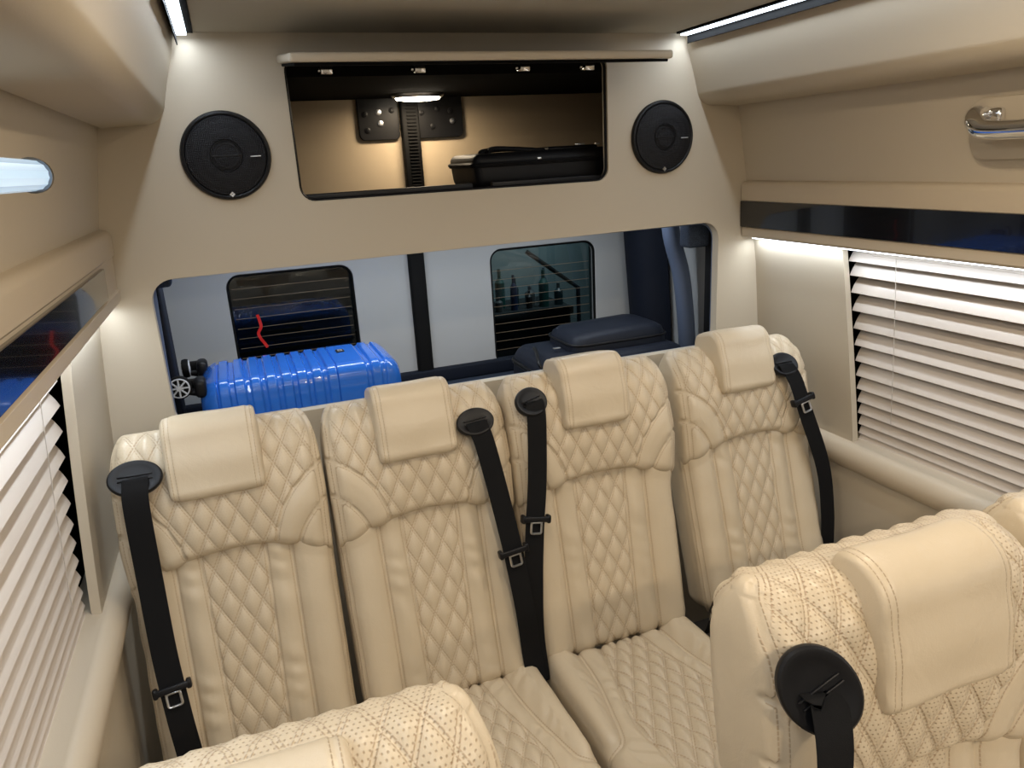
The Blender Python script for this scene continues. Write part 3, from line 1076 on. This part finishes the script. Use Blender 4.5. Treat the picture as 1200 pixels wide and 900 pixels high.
b = soft_bag('suitcase', 'black soft suitcase with coiled straps lying inside the overhead locker', (0.865, 2.11, 1.525), (0.44, 0.26, 0.098), M['bagblack'], 1, cat='suitcase')
bm = bmesh.new()
for k, (cx_, wd_) in enumerate(((-0.09, 0.20), (-0.08, 0.17))):
    tube_mesh(bm, smooth_path([(cx_ - wd_ / 2, -0.10, 0.078), (cx_ - wd_ / 2 + 0.01, -0.08, 0.098 + k * 0.005), (cx_, -0.06, 0.102), (cx_ + wd_ / 2, -0.05, 0.094), (cx_ + wd_ * 0.8, -0.03, 0.088)], 6), 0.007, 8)
from_bm('handle', bm, M['bagblack'], b)
bm = bmesh.new()
add_box(bm, (0.10, 0.0, 0.093), (0.16, 0.16, 0.02), 0.008)
from_bm('flap', bm, M['bagblack'], b)
box('zip_pull', (-0.03, -0.130, 0.072), (0.012, 0.004, 0.008), M['steel'], b, 0.001)
box('zip_pull', (0.115, -0.09, 0.105), (0.03, 0.005, 0.005), M['steel'], b, 0.001)
box('strap_ring', (0.165, -0.10, 0.104), (0.012, 0.012, 0.005), M['steel'], b, 0.001)

# ================================================================== SPEAKERS
def speaker(label, x, z, mark_rot):
    e = empty('speaker', (x, YB - 0.002, z), label, 'speaker', None)
    mt = Matrix.Rotation(PI / 2, 4, 'X')
    lathe('bezel', [(0.098, -0.002), (0.0985, 0.005), (0.096, 0.0095), (0.092, 0.0105), (0.0895, 0.009), (0.0885, 0.006)], M['black'], e, 72, mt)
    lathe('grille', [(0.089, 0.007), (0.086, 0.0105), (0.062, 0.0155), (0.042, 0.019), (0.036, 0.0185), (0.034, 0.016), (0.02, 0.019), (0.0, 0.0195)], M['grille'], e, 72, mt)
    bm = bmesh.new()
    for rr in (0.033, 0.026):
        tube_mesh(bm, [(rr * math.cos(a), -0.0185, rr * math.sin(a)) for a in np.linspace(0, 2 * PI, 40)[:-1]], 0.0011, 6, closed=True)
    add_box(bm, (0, -0.019, 0), (0.065, 0.0015, 0.003), 0.0003, 1)
    from_bm('tweeter_bridge', bm, M['black'], e)
    box('brand_bar', (0.062, -0.0165, -0.004), (0.026, 0.0015, 0.0025), M['print'], e, 0.0003)
    # small diamond badge at the bottom rim
    bm = bmesh.new()
    for k in range(4):
        a = PI / 2 * k
        add_box(bm, (0.0035 * math.cos(a), -0.0145, -0.086 + 0.0035 * math.sin(a)), (0.0045, 0.002, 0.0045), 0.0004, 1, Matrix.Rotation(PI / 4, 3, 'Y'))
    from_bm('badge', bm, M['steel'], e)
    return e
speaker('round black speaker left of the overhead locker', 0.018, 1.643, 0)
speaker('round black speaker right of the overhead locker', 1.178, 1.635, 0)

# ================================================================== CARGO AREA
YD = 2.60
struct(box('trim_30', (CX, 2.27, 0.805), (1.9, 0.68, 0.03), M['felt'], bev=0.002))         # luggage deck
struct(box('trim_31', (CX, 2.25, 1.492), (1.86, 0.66, 0.012), M['door'], bev=0))           # underside of the locker
# rear doors with windows
for di, (x0, x1, wx0, wx1) in enumerate(((-0.40, 0.578, -0.042, 0.374), (0.622, 1.60, 0.880, 1.312))):
    loops = [[(x0, 0.0), (x1, 0.0), (x1, 1.50), (x0, 1.50)], rrect_pts(wx0, wx1, 0.84, 1.284, 0.045, 7)]
    dr = struct(panel_2d('door_%d' % (di + 1), loops, 0.04, M['door'], xz(YD, 0.04), bevel=0.003))
    bm = bmesh.new()
    tube_mesh(bm, [(x, YD + 0.006, z) for x, z in rrect_pts(wx0, wx1, 0.84, 1.284, 0.045, 7)], 0.008, 6, closed=True)
    from_bm('window_seal', bm, M['rubber'], dr)
    gl = struct(box('window_%d' % (3 + di), ((wx0 + wx1) / 2, YD + 0.03, 1.08), (wx1 - wx0 + 0.04, 0.004, 0.52), M['glass'], bev=0))
    bm = bmesh.new()
    for k in range(13):
        z = 0.86 + k * 0.034
        if k > 11 - di * 1: continue
        add_box(bm, ((wx0 + wx1) / 2, YD + 0.026, z), (wx1 - wx0 - 0.03, 0.0006, 0.0016), 0)
    from_bm('defroster_wires', bm, M['wire'], gl)
bm = bmesh.new()
add_box(bm, (0, 0, 0), (0.058, 0.05, 1.48), 0.01)
o = from_bm('door_gap_seal', bm, M['rubber']); o.location = (0.600, YD + 0.0, 0.745)
tag(o, 'black vertical rubber seal between the two rear doors', 'seal')
struct(box('trim_32', (CX, YD - 0.01, 0.845), (1.9, 0.05, 0.05), M['navy'], bev=0.006))
# cargo side trims: left pillar and right pillar with dark curtain-like trim
struct(profile_y('trim_33', [(-0.40, 0.8), (-0.35, 0.8), (-0.34, 1.1), (-0.31, 1.5), (-0.40, 1.5)], YB + 0.05, YD, M['door']))
struct(profile_y('trim_34', [(1.60, 0.8), (1.55, 0.8), (1.54, 1.1), (1.51, 1.5), (1.60, 1.5)], YB + 0.05, YD, M['door']))

def pillar(name, label, pts, rad, m, fx=1.0, fy=1.0):
    bm = bmesh.new()
    tube_mesh(bm, smooth_path(pts, 6), rad, 20)
    return tag(from_bm(name, bm, m, angle=60), label, 'pillar trim')
# left
pillar('pillar_trim', 'slate blue pillar cover at the left end of the luggage window', [(-0.232, 2.00, 0.80), (-0.234, 2.0, 1.1), (-0.222, 2.0, 1.48)], 0.034, M['pillar'])
o = box('pillar_liner', (-0.206, 2.16, 1.14), (0.022, 0.10, 0.68), M['navy'], bev=0.008)
tag(o, 'narrow dark navy liner beside the slate pillar at the left window end', 'liner')
o = box('carpet_pad', (-0.178, 2.02, 1.366), (0.045, 0.05, 0.045), M['felt'], bev=0.01)
tag(o, 'small speckled carpet pad at the top left of the luggage window', 'pad')
# right
bm = bmesh.new()
prof = [(1.405, 2.50), (1.41, 2.44), (1.45, 2.40), (1.51, 2.39), (1.53, 2.43), (1.53, 2.53), (1.41, 2.53)]
rings = []
for z, dx_ in ((0.82, 0.02), (1.0, 0.015), (1.2, 0.0), (1.48, -0.02)):
    rings.append([bm.verts.new((x + dx_, y, z)) for x, y in prof])
for A, B in zip(rings, rings[1:]):
    for i in range(len(prof)):
        bm.faces.new((A[i], A[(i + 1) % len(prof)], B[(i + 1) % len(prof)], B[i]))
bm.faces.new(rings[0]); bm.faces.new(rings[-1])
bmesh.ops.recalc_face_normals(bm, faces=bm.faces)
tag(from_bm('side_liner', bm, M['navy'], angle=50), 'dark navy side liner panel right of the rear door window', 'liner')
pillar('pillar_trim', 'curved slate blue pillar cover right of the rear door window', [(1.480, 2.2, 0.82), (1.468, 2.2, 1.0), (1.445, 2.2, 1.18), (1.405, 2.2, 1.32), (1.385, 2.2, 1.48)], [0.030] * 25, M['pillar'])
o = box('carpet_pad', (1.395, 2.02, 1.345), (0.12, 0.06, 0.09), M['felt'], bev=0.012)
tag(o, 'speckled carpet pad at the top right corner of the luggage window', 'pad')
o = box('window_end_trim', (1.418, 1.985, 1.12), (0.022, 0.05, 0.56), M['black'], bev=0.004)
tag(o, 'thin black upright trim at the right end of the luggage window', 'trim')

# cargo lamp under the locker, above the luggage
e = empty('cargo_lamp', (0.60, 2.19, 1.486), 'slim cool white cargo lamp under the locker, hidden above the luggage window', 'lamp')
box('lamp_housing', (0, 0, 0), (1.5, 0.05, 0.012), M['white'], e, 0.003)
box('lens', (0, 0, -0.008), (1.48, 0.035, 0.005), M['led2'], e, 0.001)
area_light('cargo_light', (0, 0, -0.014), (1.48, 0.035), P_CARGO, (0.86, 0.93, 1.0), (0, 0, 0), e)

# ---- blue suitcase (lying flat, length along X)
def blue_case():
    e = empty('suitcase', (0.128, 2.155, 0.845), 'ribbed glossy blue hard shell suitcase lying on the luggage deck', 'suitcase')
    Lx, Ly, Lz = 0.545, 0.30, 0.225
    nxs = 260
    bm = bmesh.new()
    xs = np.linspace(-Lx / 2, Lx / 2, nxs)
    def section(hy, hz, r, n=10):
        out = []
        for (cy, cz, a0) in ((hy, hz, 0), (-hy, hz, 90), (-hy, -hz, 180), (hy, -hz, 270)):
            for i in range(n + 1):
                a = math.radians(a0 + 90 * i / n)
                out.append(((abs(cy) - r) * (1 if cy > 0 else -1) + r * math.cos(a), (abs(cz) - r) * (1 if cz > 0 else -1) + r * math.sin(a)))
        return out
    rings = []
    for x in xs:
        d = Lx / 2 - abs(x)
        k = 0.06
        e_ = 0 if d > k else k - math.sqrt(max(k * k - (k - d) ** 2, 0))
        # ribs: raised plateaus between grooves
        ph = (x + 0.005) / 0.0405
        f = ph - math.floor(ph)
        g = 0.0
        if d > 0.045 and not (0.090 < x < 0.155):
            g = 0.0065 * (1 - min(1, max(0, (abs(f - 0.5) - 0.13) / 0.10)))
        r_ = []
        for y, z in section(Ly / 2 - e_ * 0.9, Lz / 2 - e_ * 0.8, 0.042):
            l = math.hypot(y / Ly, z / Lz)
            sc = 1 - g / 0.13
            r_.append(bm.verts.new((x, y * (1 - g / (Ly / 2)), z * (1 - g / (Lz / 2)) + Lz / 2 + 0.01)))
        rings.append(r_)
    n = len(rings[0])
    for A, B in zip(rings, rings[1:]):
        for i in range(n):
            bm.faces.new((A[i], A[(i + 1) % n], B[(i + 1) % n], B[i]))
    bm.faces.new(rings[0]); bm.faces.new(rings[-1])
    bmesh.ops.recalc_face_normals(bm, faces=bm.faces)
    from_bm('shell', bm, M['blue'], e, angle=50)
    # zip band around the middle
    bm = bmesh.new()
    lp = rrect_pts(-Lx / 2 - 0.001, Lx / 2 + 0.001, -Ly / 2 - 0.001, Ly / 2 + 0.001, 0.055, 8)
    tube_mesh(bm, [(x, y, Lz / 2 - 0.02) for x, y in lp], 0.008, 6, closed=True)
    from_bm('zip', bm, M['black'], e)
    # badge on the flat plate
    bm = bmesh.new()
    add_box(bm, (0.122, 0.03, Lz + 0.0115), (0.024, 0.030, 0.003), 0.001, 1)
    bo = from_bm('badge', bm, M['black'], e)
    bm = bmesh.new()
    add_box(bm, (0.117, 0.033, Lz + 0.0135), (0.003, 0.018, 0.001), 0)
    add_box(bm, (0.121, 0.040, Lz + 0.0135), (0.010, 0.003, 0.001), 0)
    add_box(bm, (0.127, 0.030, Lz + 0.0135), (0.003, 0.014, 0.001), 0)
    add_box(bm, (0.123, 0.022, Lz + 0.0135), (0.010, 0.003, 0.001), 0)
    from_bm('mark', bm, M['print'], bo)
    # wheels at the left end
    for wy in (-0.105, 0.105):
        for wz in (0.035, 0.229):
            front_w = wy < 0
            wx = -Lx / 2 - 0.040
            bm = bmesh.new()
            add_box(bm, (-Lx / 2 + 0.008, wy, wz - 0.006), (0.030, 0.060, 0.050), 0.012)
            add_box(bm, (wx + 0.020, wy + 0.018, wz), (0.040, 0.008, 0.030), 0.004)
            add_cyl(bm, (wx + 0.055, wy, wz - 0.022), (wx + 0.006, wy - 0.0, wz - 0.014), 0.013, 0.007, 16)
            ho = from_bm('wheel_housing', bm, M['black'], e)
            mt = Matrix.Translation((wx - 0.002, wy - 0.016, wz + 0.004)) @ Matrix.Rotation(PI / 2, 4, 'X') @ Matrix.Scale(1.14, 4)
            if not front_w:
                mt = Matrix.Translation((wx + 0.004, wy, wz)) @ Matrix.Rotation(PI / 2, 4, 'Y')
            lathe('wheel', [(0.010, -0.009), (0.021, -0.010), (0.026, -0.008), (0.0275, 0), (0.026, 0.008), (0.021, 0.010), (0.010, 0.009)], M['rubber'], ho, 32, mt)
            bm = bmesh.new()
            for k in range(8):
                a = PI / 4 * k
                add_box(bm, Vector((0.0125 * math.cos(a), 0.0125 * math.sin(a), 0.0)), (0.020, 0.004, 0.022), 0.001, 1, Matrix.Rotation(a, 3, 'Z'))
            add_cyl(bm, (0, 0, -0.012), (0, 0, 0.012), 0.006, n=16)
            bmesh.ops.transform(bm, matrix=mt, verts=bm.verts)
            lp = [mt @ Vector((0.0215 * math.cos(a), 0.0215 * math.sin(a), 0.009)) for a in np.linspace(0, 2 * PI, 33)[:-1]]
            tube_mesh(bm, lp, 0.0022, 6, closed=True)
            from_bm('wheel_spokes', bm, M['white'], ho)
    # side carry handle on the back
    bm = bmesh.new()
    tube_mesh(bm, smooth_path([(-0.07, 0.148, 0.17), (-0.06, 0.172, 0.17), (0.06, 0.172, 0.17), (0.07, 0.148, 0.17)], 6), 0.008, 8)
    from_bm('handle', bm, M['black'], e)
    return e
blue_case()
rb = ribbon('tag_reflection', [(0.0418, 2.6215, 1.1414), (0.0459, 2.6230, 1.1231), (0.0479, 2.6215, 1.0987), (0.0367, 2.6230, 1.0783), (0.0408, 2.6215, 1.0599), (0.0509, 2.6230, 1.0416), (0.0591, 2.6215, 1.0253)], (1, 0, 0.25), 0.010, 0.0014, M['red'])
tag(rb, 'short kinked red strip modelled as a luggage tag reflection in the left rear door window', 'reflection')  # reflection of a red luggage tag, modelled as a strip on the glass

b = soft_bag('suitcase', 'navy black soft suitcase with a bulging front pocket lying right on the luggage deck', (1.100, 2.18, 0.822), (0.51, 0.33, 0.165), M['bagcloth'], 3, top_pocket=(0.055, 0.03, 0.36, 0.24, 0.055), cat='suitcase')
bm = bmesh.new()
add_box(bm, (-0.16, -0.03, 0.178), (0.026, 0.012, 0.004), 0.002, 2)
from_bm('name_plate', bm, M['steel'], b)
bm = bmesh.new()
tube_mesh(bm, smooth_path([(-0.25, -0.13, 0.14), (-0.262, -0.12, 0.16), (-0.24, -0.05, 0.178), (-0.22, 0.02, 0.175)], 6), 0.006, 8)
from_bm('handle', bm, M['black'], b)
bm = bmesh.new()
add_box(bm, (-0.262, -0.168, 0.115), (0.006, 0.005, 0.03), 0.001, 1)
from_bm('zip_pull', bm, M['steel'], b)

# ================================================================== WINDOW BLINDS
slat_z = [1.300, 1.262, 1.216, 1.167, 1.118, 1.071, 1.026, 0.984, 0.946, 0.909, 0.875, 0.843, 0.815, 0.795]
for sg in (1, -1):
    e = empty('venetian_blind', (X(sg, 0.945), 1.48, 1.32), 'horizontal slat venetian blind in the %s side window' % NAMES[sg], 'blind')
    # head rail
    Lb = 3.0
    def bx(z): return X(sg, hw(z) + 0.036) - X(sg, 0.945)
    box('head_rail', (bx(1.315) + sg * 0.015, -Lb / 2, 0.0), (0.03, Lb, 0.026), M['slat'], e, 0.003)
    for i, z in enumerate(slat_z):
        bm = bmesh.new()
        yend = float(np.interp(z, [0.8, 1.3], [1.500, 1.545])) - 1.48
        tilt = math.radians(50 + 2 * min(i, 4))
        # arc cross-section: inner edge low, outer edge high
        ch = 0.060
        pr = []
        for t in np.linspace(-0.5, 0.5, 9):
            a = t * ch
            bow = 0.0045 * (1 - (2 * t) ** 2)
            px = a * math.cos(tilt) - bow * math.sin(tilt)
            pz = a * math.sin(tilt) + bow * math.cos(tilt)
            pr.append((px, pz))
        th = 0.0012
        loop = [(bx(z) + sg * (p[0] + 0.008), z - 1.32 + p[1] + 0.012) for p in pr] + [(bx(z) + sg * (p[0] + 0.008 + th * math.sin(tilt)), z - 1.32 + p[1] + 0.012 - th) for p in pr[::-1]]
        rings = [[bm.verts.new((a, y, b_)) for a, b_ in loop] for y in (yend, yend - Lb)]
        n = len(loop)
        for k in range(n):
            bm.faces.new((rings[0][k], rings[0][(k + 1) % n], rings[1][(k + 1) % n], rings[1][k]))
        bm.faces.new(rings[0]); bm.faces.new(rings[1][::-1])
        bmesh.ops.recalc_face_normals(bm, faces=bm.faces)
        from_bm('slat', bm, M['slat'], e, angle=50)
    for yy in (-0.09, -0.9):
        bm = bmesh.new()
        tube_mesh(bm, [(bx(z) - sg * 0.012, yy, z - 1.32) for z in (1.31, 1.2, 1.05, 0.95, 0.86)], 0.0009, 5)
        from_bm('ladder_cord', bm, M['cord'], e)

# ================================================================== GRAB HANDLES
# right: chrome handle on a rounded plate
e = empty('grab_handle', (1.435, 0.95, 1.605), 'chrome grab handle on a rounded beige plate on the right upper wall', 'handle')
tl = math.atan2(0.044, 0.25)
def wallmt(sg, y, z):
    return Matrix(((0, 0, sg, 0), (1, 0, 0, y), (0, 1, 0, z), (0, 0, 0, 1)))
RY = Matrix.Rotation(-tl, 4, 'Y')
pl = panel_2d('wall_plate', [rrect_pts(-0.205, 0.205, -0.060, 0.060, 0.03, 7)], 0.004, M['vinyl'], RY @ wallmt(1, 0, 0), e, bevel=0.002)
pl.location = (0.012, 0, 0.0)
bm = bmesh.new()
tube_mesh(bm, smooth_path([(0.0, 0.165, 0.025), (-0.028, 0.168, 0.026), (-0.048, 0.150, 0.012), (-0.050, 0.12, -0.002), (-0.050, 0.0, -0.004), (-0.050, -0.12, -0.002), (-0.048, -0.150, 0.012), (-0.028, -0.168, 0.026), (0.0, -0.165, 0.025)], 8), 0.018, 16)
from_bm('bar', bm, M['chrome'], e)
for s_ in (-1, 1):
    bm = bmesh.new()
    add_box(bm, (-0.004, s_ * 0.158, 0.022), (0.018, 0.062, 0.034), 0.007)
    add_cyl(bm, (-0.016, s_ * 0.150, 0.03), (-0.010, s_ * 0.150, 0.03), 0.005, n=12)
    from_bm('bracket', bm, M['chrome'], e)
# left: illuminated acrylic grab handle
e = empty('grab_handle', (-0.245, 0.87, 1.612), 'glowing ribbed acrylic grab handle with chrome cap on the left upper wall', 'handle')
pl = panel_2d('wall_plate', [rrect_pts(-0.205, 0.205, -0.060, 0.060, 0.03, 7)], 0.004, M['vinyl'], Matrix.Rotation(tl, 4, 'Y') @ wallmt(-1, 0, 0), e, bevel=0.002)
pl.location = (-0.006, 0, 0)
bm = bmesh.new()
nr = 28
for i in range(2):
    pass
ringp = []
for yv in (-0.14, -0.1, 0.1, 0.14):
    rr = 0.0165
    ringp.append([bm.verts.new((0.045 + rr * (1 + 0.05 * (k % 2)) * math.cos(2 * PI * k / nr), yv, rr * (1 + 0.05 * (k % 2)) * math.sin(2 * PI * k / nr))) for k in range(nr)])
for A, B in zip(ringp, ringp[1:]):
    for k in range(nr):
        bm.faces.new((A[k], A[(k + 1) % nr], B[(k + 1) % nr], B[k]))
bm.faces.new(ringp[0]); bm.faces.new(ringp[-1])
bmesh.ops.recalc_face_normals(bm, faces=bm.faces)
from_bm('lit_bar', bm, M['rod'], e, angle=20)
for s_ in (-1, 1):
    bm = bmesh.new()
    tube_mesh(bm, [(-0.008, s_ * 0.166, 0.0), (0.015, s_ * 0.168, 0.0), (0.032, s_ * 0.163, 0.0), (0.041, s_ * 0.152, 0.0), (0.045, s_ * 0.142, 0.0), (0.045, s_ * 0.134, 0.0)], [0.013, 0.0135, 0.015, 0.0185, 0.0200, 0.0200], 24)
    from_bm('end_cap', bm, M['darkchrome'], e)

# ================================================================== SEATS (rear bench)
GB = None
seats = []
# (label, centre, half width, Yb, recline deg)
SEAT_DEF = [
    ('cream quilted leather rear seat beside the left window, belt hanging at its left', -0.098, 0.208, 1.415, 15.0, 3),
    ('second cream quilted rear seat from the left, in front of the blue suitcase', 0.327, 0.212, 1.405, 16.0, 5),
    ('third cream quilted rear seat from the left, in front of the rear door window', 0.757, 0.219, 1.415, 13.0, 7),
    ('cream quilted leather rear seat against the right wall, in front of the navy bag', 1.243, 0.212, 1.43, 17.5, 9),
]
for i, (lab, cx, W, Yb, rec, seed) in enumerate(SEAT_DEF):
    root, o = make_seat(lab, (cx, 1.2, 0.0), W, (cx, Yb, 0.41), math.radians(rec), seed=seed, T=(0.72, 0.72, 0.715, 0.71)[i], tc=0.42, cW=0.205, HW=(0.091, 0.088, 0.085, 0.084)[i], hx=(-0.004, -0.010, -0.010, -0.014)[i], head=dict(lift=(0.025, 0.025, 0.03, 0.035)[i]))
    seats.append((root, o))

# belts: world points
belt(seats[0][0], seats[0][1], (-0.247, 1.505, 1.045), (0.05, -0.75, 0.65),
     [(-0.244, 1.50, 1.045), (-0.246, 1.475, 1.038), (-0.250, 1.47, 1.00), (-0.252, 1.455, 0.85), (-0.250, 1.42, 0.70), (-0.240, 1.375, 0.58), (-0.232, 1.35, 0.48), (-0.232, 1.30, 0.43)], 4.6, (0.050, 0.037), 0.0, (1, 0.05, 0))
belt(seats[1][0], seats[1][1], (0.450, 1.505, 1.036), (-0.05, -0.75, 0.65),
     [(0.452, 1.512, 1.035), (0.455, 1.485, 1.028), (0.461, 1.475, 0.99), (0.480, 1.45, 0.86), (0.494, 1.425, 0.74), (0.506, 1.40, 0.60), (0.514, 1.39, 0.47), (0.52, 1.36, 0.36)], 4.1, (0.044, 0.034), 0.1, (1, 0.0, 0.1))
belt(seats[2][0], seats[2][1], (0.588, 1.507, 1.060), (0.1, -0.75, 0.6),
     [(0.588, 1.520, 1.055), (0.590, 1.490, 1.045), (0.590, 1.480, 1.01), (0.576, 1.46, 0.88), (0.557, 1.44, 0.78), (0.540, 1.42, 0.66), (0.530, 1.405, 0.52), (0.53, 1.38, 0.40)], 3.9, (0.041, 0.036), 0.3, (1, 0.0, 0.0))
belt(seats[3][0], seats[3][1], (1.345, 1.550, 1.026), (0.0, -0.7, 0.65),
     [(1.378, 1.555, 1.022), (1.384, 1.530, 1.015), (1.362, 1.517, 0.985), (1.382, 1.495, 0.90), (1.435, 1.475, 0.74), (1.450, 1.46, 0.60), (1.452, 1.45, 0.46), (1.45, 1.42, 0.36)], 2.7, (0.043, 0.036), 0.0, (1, 0.0, -0.05))

# buckles between the seats
def buckle(label, loc, rotz=0.0):
    e = empty('belt_buckle', loc, label, 'buckle')
    e.rotation_euler = (0.35, 0, rotz)
    box('buckle_body', (0, 0, 0.045), (0.034, 0.022, 0.075), M['black'], e, 0.006)
    box('release_button', (0, -0.004, 0.085), (0.024, 0.014, 0.008), M['black'], e, 0.002)
    box('stalk', (0, 0, -0.03), (0.018, 0.006, 0.09), M['web'], e, 0.002)
buckle('black belt buckle in the gap right of the third rear seat', (1.006, 1.36, 0.46), 0.1)

# ---------------------------------------------------------------- front row
FR = dict(T=0.71, tc=0.41, lm='leather_perf', cushion_res=0.45, res=1.12)
fh = dict(hh=0.187, lift=0.020, dep=0.088, no=0.070, rtop=0.060)
r1, o1 = make_seat('cream perforated quilted seat in the lower right foreground with a round belt guide', (0.705, 0.33, 0), 0.225, (0.705, 0.49, 0.41), math.radians(9), seed=11, cush=(0.50, 0.0), hx=0.018, HW=0.103, head=fh, **FR)
r2, o2 = make_seat('cream quilted seat cut off at the right picture edge, beside the window rail', (1.170, 0.33, 0), 0.225, (1.170, 0.49, 0.41), math.radians(9), seed=13, cush=(0.50, 0.0), HW=0.105, head=fh, **FR)
r3, o3 = make_seat('cream perforated quilted seat top in the lower left foreground', (-0.045, 0.33, 0), 0.222, (-0.045, 0.49, 0.41), math.radians(9), seed=15, cush=(0.50, 0.0), hx=-0.030, HW=0.105, head=dict(fh, lift=0.010), **dict(FR, T=0.682))
belt(r1, o1, (0.512, 0.509, 1.040), (-0.35, -0.9, 0.35),
     [(0.53, 0.518, 1.030), (0.53, 0.500, 1.020), (0.500, 0.466, 0.98), (0.490, 0.458, 0.86), (0.487, 0.444, 0.70), (0.485, 0.43, 0.5)], None, (0.043, 0.052), 0.5, (1, 0.0, 0.0))

# ================================================================== OUTSIDE THE REAR WINDOWS
struct(box('trim_40', (0.9, 7.0, 0.0), (10, 9, 0.02), M['garagedark'], bev=0))
o = box('garage_wall', (2.4, 4.7, 0.8), (2.6, 0.1, 1.7), M['garage'], bev=0)
tag(o, 'dim teal grey workshop wall seen through the right rear window', 'wall')
o = box('garage_column', (2.30, 4.3, 0.8), (0.26, 0.2, 1.6), M['garagedark'], bev=0.02)
tag(o, 'dark upright workshop column seen through the right rear window', 'column')
e = empty('workbench', (1.62, 4.35, 0), 'cluttered dark workbench seen through the right rear window', 'workbench')
box('bench_top', (0, 0, 0.68), (0.62, 0.45, 0.05), M['garagedark'], e, 0.01)
for sx in (-0.27, 0.27):
    for sy in (-0.18, 0.18):
        box('leg', (sx, sy, 0.3275), (0.05, 0.05, 0.655), M['garagedark'], e, 0.005)
box('drawer', (0, 0, 0.47), (0.48, 0.40, 0.37), M['garagedark'], e, 0.01)
TC = [(0.02, 0.05, 0.06), (0.03, 0.03, 0.03), (0.10, 0.11, 0.11), (0.02, 0.10, 0.09), (0.03, 0.05, 0.12)]
ORD = ['first', 'second', 'third', 'fourth', 'fifth', 'sixth', 'seventh', 'eighth', 'ninth', 'tenth', 'eleventh']
TN = ['green', 'black', 'pale grey', 'teal', 'blue']
for k in range(11):
    bm = bmesh.new()
    hh_ = random.uniform(0.08, 0.26)
    rr = random.uniform(0.018, 0.034)
    add_cyl(bm, (0, 0, 0), (0, 0, hh_ * 0.65), rr, n=16)
    add_cyl(bm, (0, 0, hh_ * 0.65), (0, 0, hh_ * 0.78), rr, rr * 0.35, n=16)
    add_cyl(bm, (0, 0, hh_ * 0.78), (0, 0, hh_), rr * 0.38, n=12)
    bt = from_bm('bottle', bm, mat('bottle_colour', TC[k % 5], 0.4))
    bt.location = (1.37 + k * 0.050, 4.22 + 0.11 * (k % 2), 0.705)
    tag(bt, 'dim %s bottle, %s from the left on the workbench outside' % (TN[k % 5], ORD[k]), 'bottle', 'bottles on the workbench outside')
bm = bmesh.new()
tube_mesh(bm, [(1.62, 4.10, 1.07), (1.95, 4.10, 0.82), (1.95, 4.10, 0.0)], 0.014, 8)
tag(from_bm('bent_pole', bm, M['garagedark']), 'dark bent pole in front of the workbench behind the right rear window', 'pole')
e = empty('workshop_fill_lamp', (2.1, 3.9, 2.6), 'unseen tube lamp added above the picture to light the workshop', 'lamp')  # unseen lamp, added to brighten what shows through the right rear window
box('tube', (0, 0, 0), (1.2, 0.05, 0.04), M['led2'], e, 0.01)
area_light('tube_light', (0, 0, -0.03), (1.2, 0.06), 42, (0.8, 0.95, 1.0), (0, 0, 0), e)
# parked vehicle nose with ring and three-spoke emblem, behind the left rear window
e = empty('parked_vehicle', (0.25, 3.9, 0), 'dark front of a parked vehicle with a ring emblem behind the left rear window', 'car')
box('body', (-0.1, 0.7, 0.55), (1.8, 1.3, 0.80), M['carpaint'], e, 0.12, seg=5)
for wx_ in (-0.85, 0.65):
    lathe('wheel', [(0, -0.1), (0.28, -0.1), (0.31, -0.07), (0.31, 0.07), (0.28, 0.1), (0, 0.1)], M['rubber'], e, 32, Matrix.Translation((wx_, 0.6, 0.32)) @ Matrix.Rotation(PI / 2, 4, 'Y'))
bm = bmesh.new()
for k in range(4):
    add_box(bm, (0, 0.03, 0.52 + k * 0.08), (0.9, 0.05, 0.018), 0.005, 2)
from_bm('radiator_grille', bm, M['black'], e)
bm = bmesh.new()
tube_mesh(bm, [(0.045 * math.cos(a), 0.0, 0.66 + 0.045 * math.sin(a)) for a in np.linspace(0, 2 * PI, 40)[:-1]], 0.005, 8, closed=True)
for k in range(3):
    a = PI / 2 + k * 2 * PI / 3
    add_cyl(bm, (0, 0, 0.66), (0.044 * math.cos(a), 0, 0.66 + 0.044 * math.sin(a)), 0.006, 0.0015, 8)
from_bm('emblem', bm, M['steel'], e)
